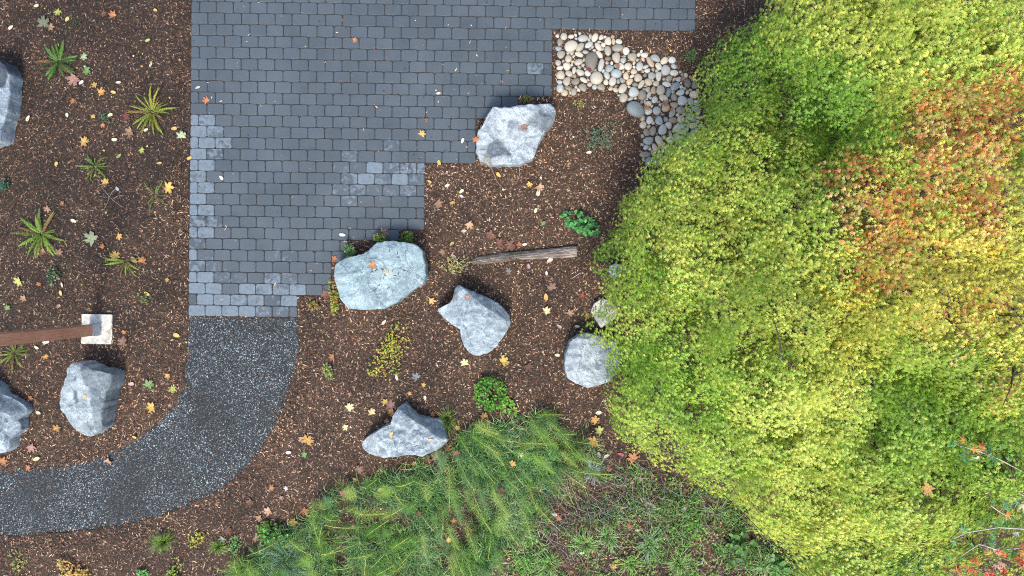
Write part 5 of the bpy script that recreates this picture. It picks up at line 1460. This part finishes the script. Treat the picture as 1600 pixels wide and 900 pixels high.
LV = """68 38 27 grey-green M;78 43 14 tan M;177 24 15 orange M;161 21 13 brown M;89 18 13 yellow-green M;130 88 14 pale-green M;134 110 17 green M;117 123 26 pinkish M;149 133 13 yellow M;157 145 18 orange-yellow M
115 157 12 orange M;196 183 16 dark-red M;204 206 20 tan M;146 183 10 yellow M;130 222 19 yellow M;221 234 13 yellow-green M;165 285 14 yellow M;262 293 22 yellow M;284 213 17 pale-green M;323 158 15 orange M;160 195 10 orange M
57 9 10 cream O;105 30 9 yellow O;17 43 9 cream O;243 16 8 yellow O;231 63 9 yellow-green O;236 101 9 cream O;127 129 9 white O;185 129 9 cream O;177 144 9 yellow O;44 185 11 cream O;105 180 8 cream O;172 180 10 pale-yellow O;179 218 9 cream O;186 244 10 yellow-green O
88 256 8 yellow O;249 255 8 yellow O;228 203 8 cream O;272 201 10 orange-yellow O;309 137 8 cream O;346 278 9 cream O;296 247 9 yellow O;183 295 8 white O;75 326 13 tan M;98 318 10 orange M;145 374 28 pale-green M;161 386 12 orange M
115 345 9 cream O;185 369 13 orange-yellow M;180 402 22 yellow M;210 406 15 tan O;222 408 16 orange M;92 396 15 tan M;68 392 14 tan M;30 440 19 yellow-green M;61 443 10 orange M;38 466 14 tan M;97 445 9 cream O;95 458 9 yellow O;92 479 9 peach M
260 438 9 yellow M;230 459 10 yellow O;12 482 12 green M;276 524 11 yellow O;192 536 23 pinkish M;194 518 9 orange M;70 557 11 orange-yellow M;57 543 8 cream O;72 534 12 white O;187 556 9 brown M;198 579 8 yellow O;262 586 13 orange-yellow M;232 602 21 green M
205 600 10 pink O;132 619 10 yellow M;238 636 19 yellow M;268 608 15 yellow-green M;264 634 9 tan M;46 622 11 orange M;60 645 10 cream O;88 671 15 orange-yellow M;48 698 18 pinkish M;4 722 17 orange M;57 717 12 pale-yellow O;43 731 11 orange M;168 720 20 peach M
210 683 8 yellow O;355 828 17 brown M;348 842 13 cream M;392 783 14 brown M;553 63 11 orange M;659 210 14 yellow M;535 367 10 white O;685 146 8 cream O;723 220 9 white O;667 188 9 brown M;817 200 18 pinkish M;745 218 13 orange M;686 254 9 yellow O
699 290 9 white O;671 284 8 yellow O;721 299 9 pale-yellow O;721 307 8 white O;707 317 9 yellow O;684 317 18 tan M;733 350 18 peach M;725 361 9 cream O;779 273 10 yellow O;800 283 13 tan M;828 287 12 yellow M;842 292 17 peach M;841 301 12 cream O;837 329 9 cream O
849 349 9 green O;920 238 9 cream O;597 363 20 pinkish M;550 386 14 yellow-green M;521 405 13 orange M;584 414 17 orange M;605 424 8 yellow O;706 381 9 yellow O;690 395 13 tan M;673 470 15 orange-yellow M;708 400 9 pink O;732 465 11 peach M;726 568 16 pale-yellow M
786 565 19 yellow M;600 504 10 cream O;520 558 14 orange M;506 459 17 brown M;526 468 12 orange M;768 366 19 brown M;810 381 11 orange M;820 382 8 white O;795 384 20 brown M;782 379 18 dark-red M;859 407 11 cream O;826 416 9 pink O;794 424 12 grey M;854 427 8 white O
853 464 12 orange-yellow O;853 486 16 pale-yellow M;890 490 16 tan M;916 492 11 orange M;911 461 10 red M;863 450 18 pinkish M;874 510 9 pink O;902 510 8 white O;871 555 9 cream O;825 572 20 brown M;545 637 18 pale-yellow M;581 645 15 pale-yellow M;602 629 12 yellow M
612 634 20 pinkish M;613 644 15 orange-yellow M;605 657 11 peach M;541 668 13 pale-yellow M;612 680 16 pale-yellow M;673 687 9 peach O;677 647 10 orange M;664 622 8 cream O;620 590 10 white O;651 590 18 grey M;661 602 10 yellow M;640 616 9 orange-yellow M
472 685 15 peach M;480 690 21 orange-yellow M;477 711 14 green M;715 667 11 orange-yellow M;700 702 17 orange M;713 710 15 brown M;649 727 13 orange-yellow M;668 722 24 brown M;681 716 18 pinkish M;627 733 13 dark-red M;800 725 14 orange-yellow M;815 711 8 white O
803 640 12 orange M;785 648 18 brown M;757 651 14 orange-yellow M;763 658 10 orange M;560 735 18 pinkish M;554 749 8 yellow O;594 765 9 yellow O;785 768 16 brown M;451 707 9 white O;446 764 10 white M;423 762 12 orange M;440 778 10 pinkish M;420 798 18 peach M
404 808 13 tan M;474 798 18 orange M;457 815 19 yellow M;418 822 11 orange-yellow M;399 840 13 tan M;653 803 13 brown M;708 813 10 orange M;700 843 10 yellow M;931 657 17 orange-yellow M;938 673 18 yellow-green M;929 689 20 orange-yellow M;936 711 10 white O
947 713 9 white O;990 717 21 orange M;970 710 10 red O;873 811 14 orange M;866 804 10 white O;836 821 10 orange O;960 887 13 orange-yellow M;964 876 9 yellow O;984 821 10 red M;1019 745 9 orange O;996 829 9 cream O;1068 796 10 white O;1062 803 9 orange M
893 893 9 orange M;909 864 8 white O;1041 838 10 brown M;1082 893 9 yellow O;1450 761 20 orange-yellow M;935 645 11 cream O;536 772 18 brown M;1010 170 12 orange M;1040 160 13 tan M;966 103 10 orange M;1066 123 11 orange M;1081 121 10 orange M;920 110 10 dark-red M;1050 172 9 orange M"""
LAND = [(94, 98, 'the dark green fern'), (240, 176, 'the yellow-green fern'), (150, 260, 'the rusty-centred small fern'), (244, 306, 'the sparse thin fern'), (66, 366, 'the bushy bright fern'), (199, 408, 'the lopsided fern'),
        (10, 160, 'the dark wet boulder'), (154, 514, 'the white post footing'), (20, 650, 'the dark blue boulder'), (145, 620, 'the flat-topped round boulder'), (24, 552, 'the fern below the post'),
        (380, 620, 'the path bend'), (290, 780, 'the lower path edge'), (298, 260, 'the straight paver edge'), (596, 430, 'the big blue-green boulder'), (808, 212, 'the jagged pale boulder'), (740, 500, 'the heart-shaped boulder'),
        (920, 562, 'the fan-shaped boulder'), (630, 680, 'the wedge-shaped boulder'), (820, 400, 'the log'), (912, 351, 'the bright green clump'), (604, 550, 'the yellow-green low shrub'), (766, 616, 'the compact green bush'),
        (938, 212, 'the blue-green plant'), (993, 171, 'the blue oval river stone'), (924, 96, 'the dark river stone'), (713, 417, 'the withering plant'), (665, 300, 'the stepped paver corner'), (256, 846, 'the lone grass tuft'), (437, 842, 'the broadleaf clump'),
        (512, 580, 'the small plant by the path'), (945, 487, 'the cream boulder'), (600, 800, 'the horsetail stand'), (870, 690, 'the upper horsetails'), (960, 775, 'the heap of dead stems'), (1100, 830, 'the clover'), (80, 735, 'the upper path edge'),
        (467, 495, 'the paver end of the path'), (530, 60, 'the upper pavers'), (1440, 760, 'the maple crown'), (116, 893, 'the orange low plant'), (366, 856, 'the clover-like weed'), (1077, 92, 'the tiny green tuft'), (172, 308, 'the dead twig sprig'), (81, 430, 'the dark sprig')]
used = set()
def where_on(px, py):
    d_ = (W(px, py, 0) - Vector((0, 0, H))).normalized()
    best = None
    for nm, bv in RAYS:
        hit = bv.ray_cast(Vector((0, 0, H)), d_)
        if hit[0] is not None and (best is None or hit[3] < best[1]): best = (nm, hit[3], hit[0], hit[1])
    return best
rf = random.Random(77)
for ent in LV.replace('\n', ';').split(';'):
    sx_, sy_, ss_, cn, kd = ent.split(' '); px, py, sz_ = float(sx_), float(sy_), float(ss_)
    cn = {'pale-green': 'pale green', 'dark-red': 'dark red', 'pale-yellow': 'pale yellow'}.get(cn, cn)
    hit = where_on(px, py)
    nrm = None
    w0 = W(px, py, .03)
    if px == 1450: p_ = W(px, py, 2.42); surf = 'caught on the maple foliage'
    elif hit: p_ = hit[2]; nrm = hit[3]; surf = 'resting on the boulder'
    elif inside(PATIO, np.array(w0.x), np.array(w0.y)): p_ = W(px, py, PT + .006); surf = 'on the pavers'
    elif inside(PATH, np.array(w0.x), np.array(w0.y)): p_ = W(px, py, .014); surf = 'on the gravel path'
    elif inside(BEDW, np.array(px), np.array(py)): p_ = W(px, py, .075); surf = 'on the river stones'
    elif inside(HTP, np.array(px), np.array(py)): p_ = W(px, py, .22 if px > 520 else .12); surf = 'in the horsetails'
    else: p_ = W(px, py, float(gh(w0.x, w0.y)) + .016); surf = 'on the mulch' if py < 730 or px < 400 else 'among the weeds'
    r0 = sz_ / 2 / PPM * (1.14 if kd == 'M' else .95)
    o = obj('fallen_leaf', ML[rf.randrange(8)] if kd == 'M' else OL[rf.randrange(4)], M_FALLEN, loc=p_)
    o.scale = (r0, r0 * (rf.uniform(.85, 1.05)), r0)
    rot = Matrix.Rotation(rf.uniform(0, TAU), 4, 'Z')
    tl = Matrix.Rotation(rf.gauss(0, .12), 4, 'X') @ Matrix.Rotation(rf.gauss(0, .12), 4, 'Y')
    if nrm is not None:
        if nrm.z < 0: nrm = -nrm
        tl = nrm.to_track_quat('Z', 'Y').to_matrix().to_4x4(); o.location = p_ + nrm * .006
    o.rotation_euler = (tl @ rot).to_euler()
    k = rf.uniform(.7, 1.0); c_ = LC[cn]; gy = sum(c_) / 3; c_ = [v_ * .86 + gy * .14 for v_ in c_]; o.color = (c_[0] * k, c_[1] * k * rf.uniform(.94, 1.05), c_[2] * k, 1)
    kind = 'maple leaf' if kd == 'M' else 'oval leaf'
    o.rotation_euler.x += rf.gauss(0, .15)
    size_w = 'large ' if sz_ >= 18 else ('small ' if sz_ <= 10 else '')
    ls = sorted(LAND, key=lambda q: math.hypot(q[0] - px, q[1] - py))[:7]
    nm = [q[2] for q in ls]
    cands = [f'{size_w}{cn} {kind} {surf} nearest to {nm[0]}', f'{size_w}{cn} {kind} {surf} between {nm[0]} and {nm[1]}', f'{size_w}{cn} {kind} {surf} between {nm[0]} and {nm[2]}',
             f'{size_w}{cn} {kind} {surf} between {nm[1]} and {nm[2]}', f'{size_w}{cn} {kind} {surf} from {nm[0]} toward {nm[3]}', f'{size_w}{cn} {kind} {surf} from {nm[0]} toward {nm[4]}', f'{size_w}{cn} {kind} {surf} from {nm[1]} toward {nm[4]}', f'{size_w}{cn} {kind} {surf} from {nm[0]} toward {nm[5]}', f'{cn} {kind} between {nm[0]} and {nm[1]}', f'{cn} {kind} between {nm[0]} and {nm[2]}', f'{cn} {kind} between {nm[1]} and {nm[3]}', f'{cn} {kind} between {nm[0]} and {nm[4]}']
    lab = next((q for q in cands if q not in used and len(q.split()) <= 16), cands[0])
    used.add(lab)
    tag(o, lab, 'leaf', 'fallen leaves')
print('objects', len(bpy.data.objects), 'tris', sum(len(o.data.loop_triangles) if o.data.loop_triangles else sum(len(p_.vertices) - 2 for p_ in o.data.polygons) if len(o.data.polygons) < 2000 else len(o.data.polygons) for o in bpy.data.objects if o.type == 'MESH'))
